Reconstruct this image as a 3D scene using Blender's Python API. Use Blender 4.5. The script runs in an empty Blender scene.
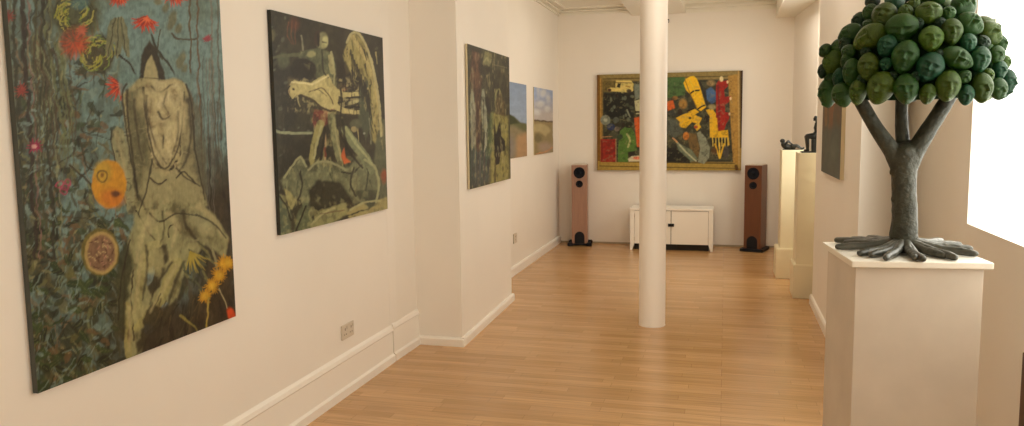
import bpy, bmesh, math, random
import numpy as np
from mathutils import Vector, Matrix
C = bpy.context.scene.collection
PI = math.pi
sc = bpy.context.scene

# ------------------------------------------------------------------ camera
YAW, PITCH, ROLL, F, H = 0.26434, 0.10825, -0.01304, 788.66, 1.5
def axes():
    cy, sy, cp, sp, cr, sr = math.cos(YAW), math.sin(YAW), math.cos(PITCH), math.sin(PITCH), math.cos(ROLL), math.sin(ROLL)
    f = Vector((-sy*cp, cy*cp, -sp)); rt = Vector((cy, sy, 0)); up = rt.cross(f)
    return rt*cr+up*sr, -rt*sr+up*cr, f
RX, UP, FW = axes()
cam = bpy.data.cameras.new('camera'); co = bpy.data.objects.new('camera', cam); C.objects.link(co)
cam.sensor_width = 36; cam.lens = F/1024*36; cam.clip_start = .05
m = Matrix.Identity(4)
for i in range(3): m[i][0] = RX[i]; m[i][1] = UP[i]; m[i][2] = -FW[i]; m[i][3] = (0, 0, H)[i]
co.matrix_world = m; sc.camera = co
ORG = Vector((0, 0, H))
def ray(x, y): return RX*(x-512)+UP*(213-y)+FW*F
def on(x, y, ax, v):
    d = ray(x, y); t = (v-ORG[ax])/d[ax]; return ORG+d*t
def proj(P):                                   # numpy (N,3) -> photo coordinates
    V = P-np.array([0, 0, H]); r, u, f = (V@np.array(a) for a in (RX, UP, FW))
    return 512+F*r/f, 213-F*u/f

# ------------------------------------------------------------------ materials
def lin(c):
    c = c/255.0
    return c/12.92 if c <= .04045 else ((c+.055)/1.055)**2.4
def rgb(r, g, b, k=1.0): return (min(1, lin(r)*k), min(1, lin(g)*k), min(1, lin(b)*k), 1)
ILL = (.86, .74, .58)                          # warm room light: photo colour -> pigment
def pig(r, g, b): return tuple(min(.9, lin(c)/i) for c, i in zip((r, g, b), ILL))
def mat(name, col, rough=.6, noise=0, nscale=8, bump=0, bscale=60, metal=0, spec=.5, col2=None, objcol=False, coat=0):
    m = bpy.data.materials.new(name); m.use_nodes = True; nt = m.node_tree; N = nt.nodes; L = nt.links
    b = N['Principled BSDF']; b.inputs['Roughness'].default_value = rough; b.inputs['Metallic'].default_value = metal
    b.inputs['Specular IOR Level'].default_value = spec
    if coat: b.inputs['Coat Weight'].default_value = coat; b.inputs['Coat Roughness'].default_value = .25
    col = tuple(col)[:3]+(1,)
    tc = N.new('ShaderNodeTexCoord')
    src = None
    if noise or col2:
        nz = N.new('ShaderNodeTexNoise'); nz.inputs['Scale'].default_value = nscale; nz.inputs['Detail'].default_value = 6
        L.new(tc.outputs['Object'], nz.inputs['Vector'])
        mx = N.new('ShaderNodeMix'); mx.data_type = 'RGBA'
        rp = N.new('ShaderNodeMapRange'); rp.inputs[1].default_value = .35; rp.inputs[2].default_value = .65
        L.new(nz.outputs['Fac'], rp.inputs[0]); L.new(rp.outputs[0], mx.inputs[0])
        mx.inputs[6].default_value = col
        mx.inputs[7].default_value = (tuple(col2)[:3]+(1,)) if col2 else tuple(c*(1-noise) for c in col[:3])+(1,)
        src = mx.outputs[2]
    if objcol:
        oi = N.new('ShaderNodeObjectInfo'); mm = N.new('ShaderNodeMix'); mm.data_type = 'RGBA'; mm.blend_type = 'MULTIPLY'; mm.inputs[0].default_value = 1
        L.new(oi.outputs['Color'], mm.inputs[6])
        if src: L.new(src, mm.inputs[7])
        else: mm.inputs[7].default_value = col
        src = mm.outputs[2]
    if src: L.new(src, b.inputs['Base Color'])
    else: b.inputs['Base Color'].default_value = col
    if bump:
        n2 = N.new('ShaderNodeTexNoise'); n2.inputs['Scale'].default_value = bscale; n2.inputs['Detail'].default_value = 4
        L.new(tc.outputs['Object'], n2.inputs['Vector'])
        bp = N.new('ShaderNodeBump'); bp.inputs['Strength'].default_value = bump; bp.inputs['Distance'].default_value = .01
        L.new(n2.outputs['Fac'], bp.inputs['Height']); L.new(bp.outputs[0], b.inputs['Normal'])
    return m
M = {}
M['wall'] = mat('wall_paint', (.86, .81, .735), .55, noise=.035, nscale=1.3, bump=.05, bscale=9)
M['ceil'] = mat('ceiling_paint', (.84, .80, .70), .7)
M['trim'] = mat('gloss_trim_paint', (.88, .84, .77), .35)
M['column'] = mat('column_paint', (.88, .82, .74), .42)
M['plinth'] = mat('plinth_paint', (.67, .60, .51), .5, noise=.1, nscale=5, bump=.06, bscale=14)  # body paint darkened: the dimmer light on its front is in the colour
M['cream'] = mat('cream_plinth_paint', (.78, .70, .49), .5, noise=.06, nscale=4)
M['white'] = mat('white_gloss_paint', (.90, .87, .80), .35)
M['dark'] = mat('black_plastic', (.005, .005, .008), .55, spec=.3)
M['cone'] = mat('speaker_cone', (.004, .005, .009), .7, spec=.2)
M['wood_pale'] = mat('pale_rosewood', rgb(164, 124, 102, 1.1), .35)
M['wood_red'] = mat('cherry_veneer', rgb(112, 64, 34, 1.05), .35)
M['plate'] = mat('socket_plastic', (.62, .55, .45), .4)
M['hole'] = mat('socket_hole', (.30, .25, .19), .6)
M['void'] = mat('dark_matte', (.03, .025, .02), .8)
M['bark'] = mat('tree_patina', (.026, .026, .015), .5, spec=.3, nscale=18, col2=(.055, .054, .036), bump=.7, bscale=60)
M['root'] = mat('root_patina', (.035, .034, .024), .38, nscale=25, col2=(.085, .082, .062), bump=.5, bscale=50)
M['core'] = mat('crown_core_gap_shade', (.006, .014, .005), 1.0, spec=0, bump=.5, bscale=40)  # near-black: shade in the gaps between heads put into the core colour
M['face'] = mat('green_face_glaze', (.9, .9, .9), .40, spec=.3, nscale=14, col2=(.42, .50, .38), bump=.3, bscale=70, objcol=True)
M['bronze'] = mat('dark_bronze', (.006, .006, .005), .36, nscale=20, col2=(.014, .015, .012), spec=.35)
M['brown'] = mat('dark_brown_wood', rgb(92, 58, 38), .45, noise=.3, nscale=6)
M['canvas_edge'] = mat('raw_canvas_edge', pig(190, 166, 122), .8)
M['dark_edge'] = mat('painted_dark_canvas_edge', (.02, .02, .014), .6)
M['blue_edge'] = mat('painted_blue_canvas_edge', (.055, .058, .045), .6)
M['lamp'] = mat('lamp_housing', (.75, .73, .68), .4)

def wood_grain(m, along, dark):
    nt = m.node_tree; N, L = nt.nodes, nt.links; b = N['Principled BSDF']
    col = tuple(b.inputs['Base Color'].default_value)
    tc = N.new('ShaderNodeTexCoord'); mp = N.new('ShaderNodeMapping'); mp.inputs['Scale'].default_value = along
    nz = N.new('ShaderNodeTexNoise'); nz.inputs['Scale'].default_value = 1; nz.inputs['Detail'].default_value = 5; nz.inputs['Distortion'].default_value = .6
    mx = N.new('ShaderNodeMix'); mx.data_type = 'RGBA'; mx.inputs[6].default_value = col; mx.inputs[7].default_value = tuple(c*dark for c in col[:3])+(1,)
    L.new(tc.outputs['Object'], mp.inputs[0]); L.new(mp.outputs[0], nz.inputs['Vector']); L.new(nz.outputs['Fac'], mx.inputs[0]); L.new(mx.outputs[2], b.inputs['Base Color'])
wood_grain(M['wood_pale'], (60, 60, 4), .6); wood_grain(M['wood_red'], (60, 60, 4), .55)

def floor_mat():
    m = bpy.data.materials.new('oak_laminate'); m.use_nodes = True; nt = m.node_tree; N, L = nt.nodes, nt.links; b = N['Principled BSDF']
    tc = N.new('ShaderNodeTexCoord')
    br = N.new('ShaderNodeTexBrick'); br.inputs['Scale'].default_value = 1; br.inputs['Brick Width'].default_value = .62; br.inputs['Row Height'].default_value = .068
    br.inputs['Mortar Size'].default_value = .0012; br.inputs['Mortar Smooth'].default_value = .3; br.inputs['Bias'].default_value = 0
    br.offset = .37; br.offset_frequency = 3; br.squash = .8; br.squash_frequency = 2
    br.inputs['Color1'].default_value = (.60, .355, .155, 1); br.inputs['Color2'].default_value = (.48, .270, .108, 1); br.inputs['Mortar'].default_value = (.30, .155, .06, 1)
    L.new(tc.outputs['Object'], br.inputs['Vector'])
    mp = N.new('ShaderNodeMapping'); mp.inputs['Scale'].default_value = (2.2, 55, 1); L.new(tc.outputs['Object'], mp.inputs[0])
    nz = N.new('ShaderNodeTexNoise'); nz.inputs['Scale'].default_value = 1; nz.inputs['Detail'].default_value = 6; nz.inputs['Distortion'].default_value = 1
    L.new(mp.outputs[0], nz.inputs['Vector'])
    cr = N.new('ShaderNodeMapRange'); cr.inputs[1].default_value = .3; cr.inputs[2].default_value = .7; cr.inputs[3].default_value = .80; cr.inputs[4].default_value = 1.12
    L.new(nz.outputs['Fac'], cr.inputs[0])
    mx = N.new('ShaderNodeVectorMath'); mx.operation = 'SCALE'; L.new(br.outputs['Color'], mx.inputs[0]); L.new(cr.outputs[0], mx.inputs['Scale'])
    L.new(mx.outputs[0], b.inputs['Base Color'])
    b.inputs['Roughness'].default_value = .23; b.inputs['Specular IOR Level'].default_value = .55
    bp = N.new('ShaderNodeBump'); bp.inputs['Strength'].default_value = .12; bp.inputs['Distance'].default_value = .002
    L.new(nz.outputs['Fac'], bp.inputs['Height']); L.new(bp.outputs[0], b.inputs['Normal'])
    return m
M['floor'] = floor_mat()
def glass_mat():
    m = bpy.data.materials.new('window_glass'); m.use_nodes = True; nt = m.node_tree; N, L = nt.nodes, nt.links
    N.remove(N['Principled BSDF']); o = N['Material Output']
    t = N.new('ShaderNodeBsdfTransparent'); t.inputs[0].default_value = (.97, .98, .97, 1)
    g = N.new('ShaderNodeBsdfGlossy'); g.inputs['Roughness'].default_value = .03
    mx = N.new('ShaderNodeMixShader'); mx.inputs[0].default_value = .05
    L.new(t.outputs[0], mx.inputs[1]); L.new(g.outputs[0], mx.inputs[2]); L.new(mx.outputs[0], o.inputs[0])
    return m
M['glass'] = glass_mat()
def paint_mat(name, rough=.42, weave=.12):
    m = bpy.data.materials.new(name); m.use_nodes = True; nt = m.node_tree; N, L = nt.nodes, nt.links; b = N['Principled BSDF']
    a = N.new('ShaderNodeVertexColor'); a.layer_name = 'pigment'; L.new(a.outputs[0], b.inputs['Base Color'])
    b.inputs['Roughness'].default_value = rough; b.inputs['Specular IOR Level'].default_value = .32
    tc = N.new('ShaderNodeTexCoord'); nz = N.new('ShaderNodeTexNoise'); nz.inputs['Scale'].default_value = 160; nz.inputs['Detail'].default_value = 3
    bp = N.new('ShaderNodeBump'); bp.inputs['Strength'].default_value = weave; bp.inputs['Distance'].default_value = .004
    L.new(tc.outputs['Object'], nz.inputs['Vector']); L.new(nz.outputs['Fac'], bp.inputs['Height']); L.new(bp.outputs[0], b.inputs['Normal'])
    return m

# ------------------------------------------------------------------ mesh helpers
def box(bm, x0, x1, y0, y1, z0, z1, bev=0):
    b2 = bmesh.new()
    vs = [b2.verts.new((x, y, z)) for x in (x0, x1) for y in (y0, y1) for z in (z0, z1)]
    for f in ((0, 1, 3, 2), (4, 6, 7, 5), (0, 4, 5, 1), (2, 3, 7, 6), (0, 2, 6, 4), (1, 5, 7, 3)): b2.faces.new([vs[i] for i in f])
    bmesh.ops.recalc_face_normals(b2, faces=b2.faces)
    if bev: bmesh.ops.bevel(b2, geom=b2.edges[:], offset=bev, segments=2, affect='EDGES', profile=.6)
    merge(bm, b2)
def merge(bm, b2):
    t = bpy.data.meshes.new('t'); b2.to_mesh(t); b2.free(); bm.from_mesh(t); bpy.data.meshes.remove(t)
def prism(bm, poly, z0, z1):                  # plan polygon extruded upwards
    b2 = bmesh.new()
    lo = [b2.verts.new((x, y, z0)) for x, y in poly]; hi = [b2.verts.new((x, y, z1)) for x, y in poly]
    n = len(poly)
    b2.faces.new(lo[::-1]); b2.faces.new(hi)
    for i in range(n): b2.faces.new((lo[i], lo[(i+1) % n], hi[(i+1) % n], hi[i]))
    bmesh.ops.recalc_face_normals(b2, faces=b2.faces); merge(bm, b2)
def extrude_profile(bm, prof, a, b, side):    # (out, z) profile swept from plan point a to b, side = outward unit
    b2 = bmesh.new(); rings = []
    for p in (a, b): rings.append([b2.verts.new((p[0]+side[0]*o, p[1]+side[1]*o, z)) for o, z in prof])
    n = len(prof)
    b2.faces.new(rings[0]); b2.faces.new(rings[1][::-1])
    for i in range(n): b2.faces.new((rings[0][i], rings[0][(i+1) % n], rings[1][(i+1) % n], rings[1][i]))
    bmesh.ops.recalc_face_normals(b2, faces=b2.faces); merge(bm, b2)
def lathe(bm, prof, seg=48, M4=None, close=True):
    b2 = bmesh.new(); R = []
    for r, z in prof: R.append([b2.verts.new((r*math.cos(2*PI*i/seg), r*math.sin(2*PI*i/seg), z)) for i in range(seg)])
    for k in range(len(R)-1):
        for i in range(seg): b2.faces.new((R[k][i], R[k][(i+1) % seg], R[k+1][(i+1) % seg], R[k+1][i]))
    if close: b2.faces.new(R[0][::-1]); b2.faces.new(R[-1])
    bmesh.ops.recalc_face_normals(b2, faces=b2.faces)
    if M4 is not None: bmesh.ops.transform(b2, matrix=M4, verts=b2.verts)
    merge(bm, b2)
def tube(bm, pts, rad, seg=14, wob=0, seed=0, sub=5, flat=1.0):
    rnd = random.Random(seed)
    P = [Vector(p) for p in pts]; out = []; rr = []
    n = len(P)
    for i in range(n-1):                       # catmull-rom
        p0 = P[max(0, i-1)]; p1 = P[i]; p2 = P[i+1]; p3 = P[min(n-1, i+2)]
        for k in range(sub):
            t = k/sub
            out.append(.5*((2*p1)+(p2-p0)*t+(2*p0-5*p1+4*p2-p3)*t*t+(3*p1-p0-3*p2+p3)*t**3)); rr.append(rad[i]*(1-t)+rad[i+1]*t)
    out.append(P[-1]); rr.append(rad[-1])
    # round end caps
    def cap(p, d, r): return [(p+d*r*math.sin(a), r*math.cos(a)) for a in (PI/6, PI/3, PI/2*.93)]
    d1 = (out[-1]-out[-2]).normalized(); d0 = (out[0]-out[1]).normalized()
    e = cap(out[-1], d1, rr[-1]); s = cap(out[0], d0, rr[0])[::-1]
    out = [q for q, _ in s]+out+[q for q, _ in e]; rr = [r for _, r in s]+rr+[r for _, r in e]
    b2 = bmesh.new(); rings = []; ref = None
    for i, p in enumerate(out):
        d = (out[min(i+1, len(out)-1)]-out[max(i-1, 0)]).normalized()
        if ref is None: ref = d.orthogonal().normalized()
        ref = (ref-d*ref.dot(d)).normalized(); bi = d.cross(ref)
        ring = []
        for k in range(seg):
            a = 2*PI*k/seg; r = rr[i]*(1+wob*(rnd.random()-.5)*2)
            v = (ref*math.cos(a)+bi*math.sin(a))*r
            v.z *= flat
            ring.append(b2.verts.new(p+v))
        rings.append(ring)
    for i in range(len(rings)-1):
        for k in range(seg): b2.faces.new((rings[i][k], rings[i][(k+1) % seg], rings[i+1][(k+1) % seg], rings[i+1][k]))
    b2.faces.new(rings[0][::-1]); b2.faces.new(rings[-1])
    bmesh.ops.recalc_face_normals(b2, faces=b2.faces); merge(bm, b2)
def ellipsoid(bm, c, r, rot=None):
    b2 = bmesh.new(); bmesh.ops.create_uvsphere(b2, u_segments=24, v_segments=16, radius=1)
    m4 = Matrix.Translation(c) @ (rot or Matrix.Identity(4)) @ Matrix.Diagonal((*r, 1))
    bmesh.ops.transform(b2, matrix=m4, verts=b2.verts); merge(bm, b2)
def obj(name, bm, m, parent=None, smooth=False, rem=0, bev=0):
    me = bpy.data.meshes.new(name); bm.to_mesh(me); bm.free()
    o = bpy.data.objects.new(name, me); C.objects.link(o); me.materials.append(m)
    if smooth:
        for p in me.polygons: p.use_smooth = True
    if rem:
        r = o.modifiers.new('r', 'REMESH'); r.mode = 'VOXEL'; r.voxel_size = rem; r.use_smooth_shade = True
        s = o.modifiers.new('s', 'SMOOTH'); s.factor = .5; s.iterations = 3
    if bev:
        b = o.modifiers.new('b', 'BEVEL'); b.width = bev; b.segments = 2; b.limit_method = 'ANGLE'
    if parent: o.parent = parent
    return o
def tag(o, label, cat, group=None):
    o['label'] = label; o['category'] = cat
    if group: o['group'] = group
    return o
def thing(name, label, cat, loc=(0, 0, 0), rz=0, group=None):
    o = bpy.data.objects.new(name, None); C.objects.link(o); o.location = loc; o.rotation_euler = (0, 0, rz); o.empty_display_size = .1
    return tag(o, label, cat, group)
def struct(name, bm, m, parent=None, **k):
    o = obj(name, bm, m, parent, **k)
    if parent is None: o['kind'] = 'structure'
    return o

# ------------------------------------------------------------------ the room
XL, XW, YB, YF, ZC = -2.07, 1.12, 10.0, -3.0, 2.98
bm = bmesh.new(); box(bm, XL-.15, XW+.15, YF-.15, YB+.15, -.12, 0); struct('floor', bm, M['floor'])
bm = bmesh.new(); box(bm, XL-.15, XW+.15, YF-.15, YB+.15, ZC, ZC+.12)
struct('ceiling', bm, M['ceil'])
bm = bmesh.new(); box(bm, -1.13, -.49, YF, YB, 2.85, ZC); struct('trim_1', bm, M['ceil'])          # beam over the column
bm = bmesh.new(); box(bm, .554, 1.0, 6.95, YB, 2.745, ZC); struct('trim_2', bm, M['ceil'])          # lowered soffit by the alcove
bm = bmesh.new(); box(bm, XL-.15, XL, YF-.15, YB+.15, 0, ZC)
prism(bm, [(XL-.01, 4.60), (XL+.001, 4.60), (XL+.007, 4.70), (XL+.007, 5.06), (XL-.01, 5.06)], 0, ZC)       # shallow pilaster
prism(bm, [(XL-.01, 5.04), (-1.735, 5.05), (-1.775, 6.51), (XL-.01, 6.55)], 0, ZC)                            # chimney breast
struct('wall_left', bm, M['wall'])
bm = bmesh.new(); box(bm, XL, XW+.15, YB, YB+.15, 0, ZC)
struct('wall_back', bm, M['wall'])
# right wall with openings
bm = bmesh.new()
W1 = (2.3, 4.17, 1.015, 2.50); W2 = (-1.6, -.3, 1.015, 2.50)
x0, x1 = XW, XW+.07
box(bm, x0, x1, YF, W2[0], 0, ZC); box(bm, x0, x1, W2[1], W1[0], 0, ZC); box(bm, x0, x1, W1[1], 5.5, 0, ZC)
for w in (W1, W2): box(bm, x0, x1, w[0], w[1], 0, w[2]); box(bm, x0, x1, w[0], w[1], w[3], ZC)
struct('wall_right', bm, M['wall'])
bm = bmesh.new(); prism(bm, [(XW+.07, 5.5), (XW, 5.5), (.72, 4.70), (.72, 6.90), (.735, 6.96), (1.0, 6.98), (1.0, 7.08), (XW+.07, 7.08)], 0, ZC)
struct('wall_right_projection', bm, M['wall']); bm = bmesh.new()
W4 = (7.08, 8.40, .95, 2.55)                    # alcove window behind the projecting wall
box(bm, 1.0, 1.06, W4[0], W4[1], 0, W4[2]); box(bm, 1.0, 1.06, W4[0], W4[1], W4[3], ZC)
prism(bm, [(1.06, 8.40), (1.0, 8.40), (.885, 8.62), (.767, YB), (1.06, YB)], 0, ZC)
struct('wall_right_alcove', bm, M['wall'])
# front wall (behind the camera); its unseen window is added for frontal light
WF = (-1.95, -.65, .9, 2.45)
bm = bmesh.new()
box(bm, XL, WF[0], YF-.13, YF, 0, ZC); box(bm, WF[1], XW, YF-.13, YF, 0, ZC)
box(bm, WF[0], WF[1], YF-.13, YF, 0, WF[2]); box(bm, WF[0], WF[1], YF-.13, YF, WF[3], ZC)
struct('wall_front', bm, M['wall'])
def window(n, x0, x1, y0, y1, z0, z1, axis, bars):
    r = bpy.data.objects.new(n, None); C.objects.link(r); r['kind'] = 'structure'
    b = bmesh.new(); t = .03
    if axis == 'x':
        box(b, x0, x1, y0, y1, z0, z0+t); box(b, x0, x1, y0, y1, z1-t, z1)
        for y in [y0, y1-t]+[y0+(y1-y0)*k/(bars+1)-t/2 for k in range(1, bars+1)]: box(b, x0, x1, y, y+t, z0+t, z1-t)
    else:
        box(b, x0, x1, y0, y1, z0, z0+t); box(b, x0, x1, y0, y1, z1-t, z1)
        for x in [x0, x1-t]+[x0+(x1-x0)*k/(bars+1)-t/2 for k in range(1, bars+1)]: box(b, x, x+t, y0, y1, z0+t, z1-t)
    obj('window_frame', b, M['trim'], r)
    b = bmesh.new()
    if axis == 'x': box(b, (x0+x1)/2-.003, (x0+x1)/2+.003, y0+.01, y1-.01, z0+.01, z1-.01)
    else: box(b, x0+.01, x1-.01, (y0+y1)/2-.003, (y0+y1)/2+.003, z0+.01, z1-.01)
    obj('pane', b, M['glass'], r)
window('window_1', XW+.071, XW+.10, W1[0]-.05, W1[1]+.05, W1[2]-.05, W1[3]+.05, 'x', 0)
window('unseen_window_2', XW+.071, XW+.10, W2[0]-.05, W2[1]+.05, W2[2]-.05, W2[3]+.05, 'x', 2)  # unseen window behind the camera, guessed to light the room
window('window_4', 1.061, 1.09, W4[0]+.001, W4[1]-.001, W4[2]-.04, W4[3]+.04, 'x', 1)
window('unseen_window_3', WF[0], WF[1], YF-.12, YF-.08, WF[2], WF[3], 'y', 1)  # unseen opening, added and sized for light from behind the camera

# skirting boards
hi = [(0, 0), (.03, 0), (.03, .045), (.016, .055), (.014, .195), (.020, .205), (.014, .225), (.004, .235), (0, .24)]
lo = [(0, 0), (.022, 0), (.022, .048), (.014, .060), (0, .062)]
bm = bmesh.new()
extrude_profile(bm, hi, (XL, YF), (XL, 4.605), (1, 0)); extrude_profile(bm, [(o+(.005 if o > .003 else 0), z+.012 if z > .1 else z) for o, z in hi], (XL-.006, 4.62), (XL+.002, 5.045), (1, 0))
struct('baseboard_left_near', bm, M['trim'])
bm = bmesh.new()
extrude_profile(bm, lo, (XL+.02, 5.043), (-1.736, 5.043), (0, -1)); prism(bm, [(-1.737, 5.0435), (-1.737, 5.0215), (-1.7145, 5.0215), (-1.7145, 5.0435)], 0, .048); extrude_profile(bm, lo, (-1.736, 5.043), (-1.775, 6.53), (1, 0))
struct('baseboard_chimney_breast', bm, M['trim'])
bm = bmesh.new(); extrude_profile(bm, [(o, z*1.5) for o, z in lo], (XL, 6.56), (XL, YB), (1, 0)); struct('baseboard_left_far', bm, M['trim'])
bm = bmesh.new(); extrude_profile(bm, [(o, z*1.3) for o, z in lo], (.722, 4.71), (.722, 6.92), (-1, 0)); struct('baseboard_right', bm, M['trim'])
bm = bmesh.new(); box(bm, XL+.02, .76, YB-.008, YB, 0, .022); struct('baseboard_back', bm, mat('back_skirting', (.36, .29, .19), .5))
# cornices
cor = [(0, 2.893), (.022, 2.893), (.022, 2.912), (.006, 2.914), (.006, 2.926), (.062, 2.928), (.062, 2.942), (.040, 2.945), (.040, 2.956), (.115, 2.958), (.115, ZC), (0, ZC)]
bm = bmesh.new(); extrude_profile(bm, cor, (XL, YB), (-1.14, YB), (0, -1)); struct('trim_3', bm, M['ceil'])
bm = bmesh.new(); extrude_profile(bm, [(o, 2.98-(2.98-z)*1.5) for o, z in cor], (-.488, YB), (.552, YB), (0, -1)); struct('trim_4', bm, M['ceil'])
bm = bmesh.new(); extrude_profile(bm, cor, (XL, 6.57), (XL, YB), (1, 0)); struct('trim_5', bm, M['ceil'])

# column
bm = bmesh.new()
lathe(bm, [(.1, 0), (.1, .004), (.098, .01), (.0985, 1.0), (.1, 2.85)], 64)
o = obj('column', bm, M['column'], smooth=True); o.location = (-.515, 5.92, 0)
tag(o, 'round white cast column standing in the middle of the wooden floor', 'column')
md = o.modifiers.new('e', 'EDGE_SPLIT')
bm = bmesh.new(); tube(bm, [(.094, 0, 0), (.105, 0, 0), (.107, 0, -.012), (.105, 0, -.022)], [.004, .004, .003, .003], 8)
h = obj('hook', bm, M['void'], o, smooth=True); h.location = (0, .0, 2.26)

# sockets
def socket(y0, y1, z0, z1, n, label):
    t = thing('wall_socket', label, 'socket', (XL, (y0+y1)/2, (z0+z1)/2), 0)
    w, hh = (y1-y0)/2, (z1-z0)/2
    b = bmesh.new(); box(b, 0.0005, .010, -w, w, -hh, hh, .003); obj('face_plate', b, M['plate'], t)
    for k in range(n):
        cy = 0 if n == 1 else (-w/2, w/2)[k]
        b = bmesh.new()
        box(b, .0095, .0112, cy-.004, cy+.004, .008, .022)
        for s in (-1, 1): box(b, .0095, .0112, cy+s*.011-.004, cy+s*.011+.004, -.018, -.011)
        obj('socket_holes', b, M['hole'], t)
        b = bmesh.new(); box(b, .0095, .0135, cy+.018, cy+.030, .012, .03, .001); obj('switch', b, M['plate'], t)
socket(3.93, 4.075, .318, .402, 2, 'double wall socket low on the near left wall under the dark animal painting')
socket(7.67, 7.80, .32, .42, 1, 'small pale wall socket low on the far left wall behind the chimney breast')

# ------------------------------------------------------------------ painting engine: pigment evaluated on a fine mesh grid
class Painter:
    def __init__(s, px, py, base, seed=1):
        s.x, s.y = px, py; s.c = np.tile(np.array(pig(*base)), (len(px), 1)); s.rng = np.random.RandomState(seed); s.wx = s.x; s.wy = s.y
    def noise(s, sx, sy=None, oct=3, seed=0):
        sy = sy or sx; out = 0; amp = 1; tot = 0
        r = np.random.RandomState(seed+77); T = r.rand(64, 64)
        X, Y = s.x/sx, s.y/sy
        for k in range(oct):
            xi = np.floor(X).astype(int); yi = np.floor(Y).astype(int); fx = X-xi; fy = Y-yi
            fx = fx*fx*(3-2*fx); fy = fy*fy*(3-2*fy); g = lambda a, b: T[(a % 64), (b % 64)]
            v = (g(xi, yi)*(1-fx)+g(xi+1, yi)*fx)*(1-fy)+(g(xi, yi+1)*(1-fx)+g(xi+1, yi+1)*fx)*fy
            out = out+v*amp; tot += amp; amp *= .55; X = X*2.03+7; Y = Y*2.03+3
        return out/tot
    def mix(s, mask, col):
        s.c += (np.array(pig(*col))-s.c)*mask[:, None]
    def warp(s, a, sc_, seed=5):
        s.wx = s.x+(s.noise(sc_, seed=seed)-.5)*a*2; s.wy = s.y+(s.noise(sc_, seed=seed+9)-.5)*a*2
    def ell(s, cx, cy, rx, ry, col, ang=0, soft=.8, al=1):
        a = math.radians(ang); dx, dy = s.wx-cx, s.wy-cy
        u = dx*math.cos(a)+dy*math.sin(a); v = -dx*math.sin(a)+dy*math.cos(a)
        d = (np.sqrt((u/rx)**2+(v/ry)**2)-1)*min(rx, ry)
        s.mix(np.clip(.5-d/soft, 0, 1)*al, col)
    def ring(s, cx, cy, rx, ry, w, col, soft=.7, al=1):
        d = np.abs(np.sqrt(((s.wx-cx)/rx)**2+((s.wy-cy)/ry)**2)-1)*min(rx, ry)-w/2
        s.mix(np.clip(.5-d/soft, 0, 1)*al, col)
    def poly(s, pts, col, soft=.9, al=1):
        x, y = s.wx, s.wy; ins = np.zeros(len(x), bool); d = np.full(len(x), 1e9); n = len(pts)
        for i in range(n):
            (ax, ay), (bx, by) = pts[i], pts[(i+1) % n]
            c = ((ay > y) != (by > y)); 
            if ay != by: ins ^= c & (x < (bx-ax)*(y-ay)/(by-ay)+ax)
            L2 = (bx-ax)**2+(by-ay)**2+1e-9; t = np.clip(((x-ax)*(bx-ax)+(y-ay)*(by-ay))/L2, 0, 1)
            d = np.minimum(d, np.hypot(x-ax-t*(bx-ax), y-ay-t*(by-ay)))
        s.mix(np.clip(.5-np.where(ins, -d, d)/soft, 0, 1)*al, col)
    def tone(s, pts, sx, sy, seed, dark, light, al=.8, soft=3, lo=.44, hi=.56, k=7):
        keep = s.c.copy(); s.poly(pts, (255, 0, 255), soft=soft)
        pk = np.array(pig(255, 0, 255)); m = np.clip(((s.c-keep)*(pk-keep)).sum(1)/(((pk-keep)**2).sum(1)+1e-9), 0, 1); s.c = keep
        X, Y_ = s.x, s.y; s.x, s.y = s.wx, s.wy; n = s.noise(sx, sy, 3, seed); s.x, s.y = X, Y_
        s.mix(m*np.clip((lo-n)*k, 0, 1)*al, dark); s.mix(m*np.clip((n-hi)*k, 0, 1)*al, light)
    def line(s, pts, w, col, w2=None, soft=.7, al=1):
        P = np.array(pts, float); w2 = w if w2 is None else w2
        if len(P) > 2:
            Q = []
            for i in range(len(P)-1):
                p0, p1, p2, p3 = P[max(0, i-1)], P[i], P[i+1], P[min(len(P)-1, i+2)]
                for k in range(4):
                    t = k/4; Q.append(.5*(2*p1+(p2-p0)*t+(2*p0-5*p1+4*p2-p3)*t*t+(3*p1-p0-3*p2+p3)*t**3))
            Q.append(P[-1]); P = np.array(Q)
        mg = max(w, w2)+2
        sel = np.where((s.wx > P[:, 0].min()-mg) & (s.wx < P[:, 0].max()+mg) & (s.wy > P[:, 1].min()-mg) & (s.wy < P[:, 1].max()+mg))[0]
        if not len(sel): return
        x, y = s.wx[sel], s.wy[sel]; d = np.full(len(x), 1e9); n = len(P)-1
        for i in range(n):
            (ax, ay), (bx, by) = P[i], P[i+1]
            L2 = (bx-ax)**2+(by-ay)**2+1e-9; t = np.clip(((x-ax)*(bx-ax)+(y-ay)*(by-ay))/L2, 0, 1)
            ww = w+(w2-w)*(i+t)/n
            d = np.minimum(d, np.hypot(x-ax-t*(bx-ax), y-ay-t*(by-ay))-ww/2)
        mk = (np.clip(.5-d/soft, 0, 1)*al)[:, None]
        s.c[sel] += (np.array(pig(*col))-s.c[sel])*mk
    def leaf(s, x, y, L, w, ang, col, al=1):
        a = math.radians(ang); dx, dy = math.cos(a), math.sin(a); nx, ny = -dy, dx
        mg = L+2
        sel = np.where((abs(s.wx-x) < mg) & (abs(s.wy-y) < mg))[0]
        if not len(sel): return
        u = ((s.wx[sel]-x)*dx+(s.wy[sel]-y)*dy)/L; v = (s.wx[sel]-x)*nx+(s.wy[sel]-y)*ny
        prof = w*np.sqrt(np.clip(1-(2*u-1)**2, 0, 1))*(1-.35*u)
        k = (np.clip((prof-np.abs(v))/.7+.2, 0, 1)*((u > 0) & (u < 1))*al)[:, None]
        s.c[sel] += (np.array(pig(*col))-s.c[sel])*k
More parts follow.
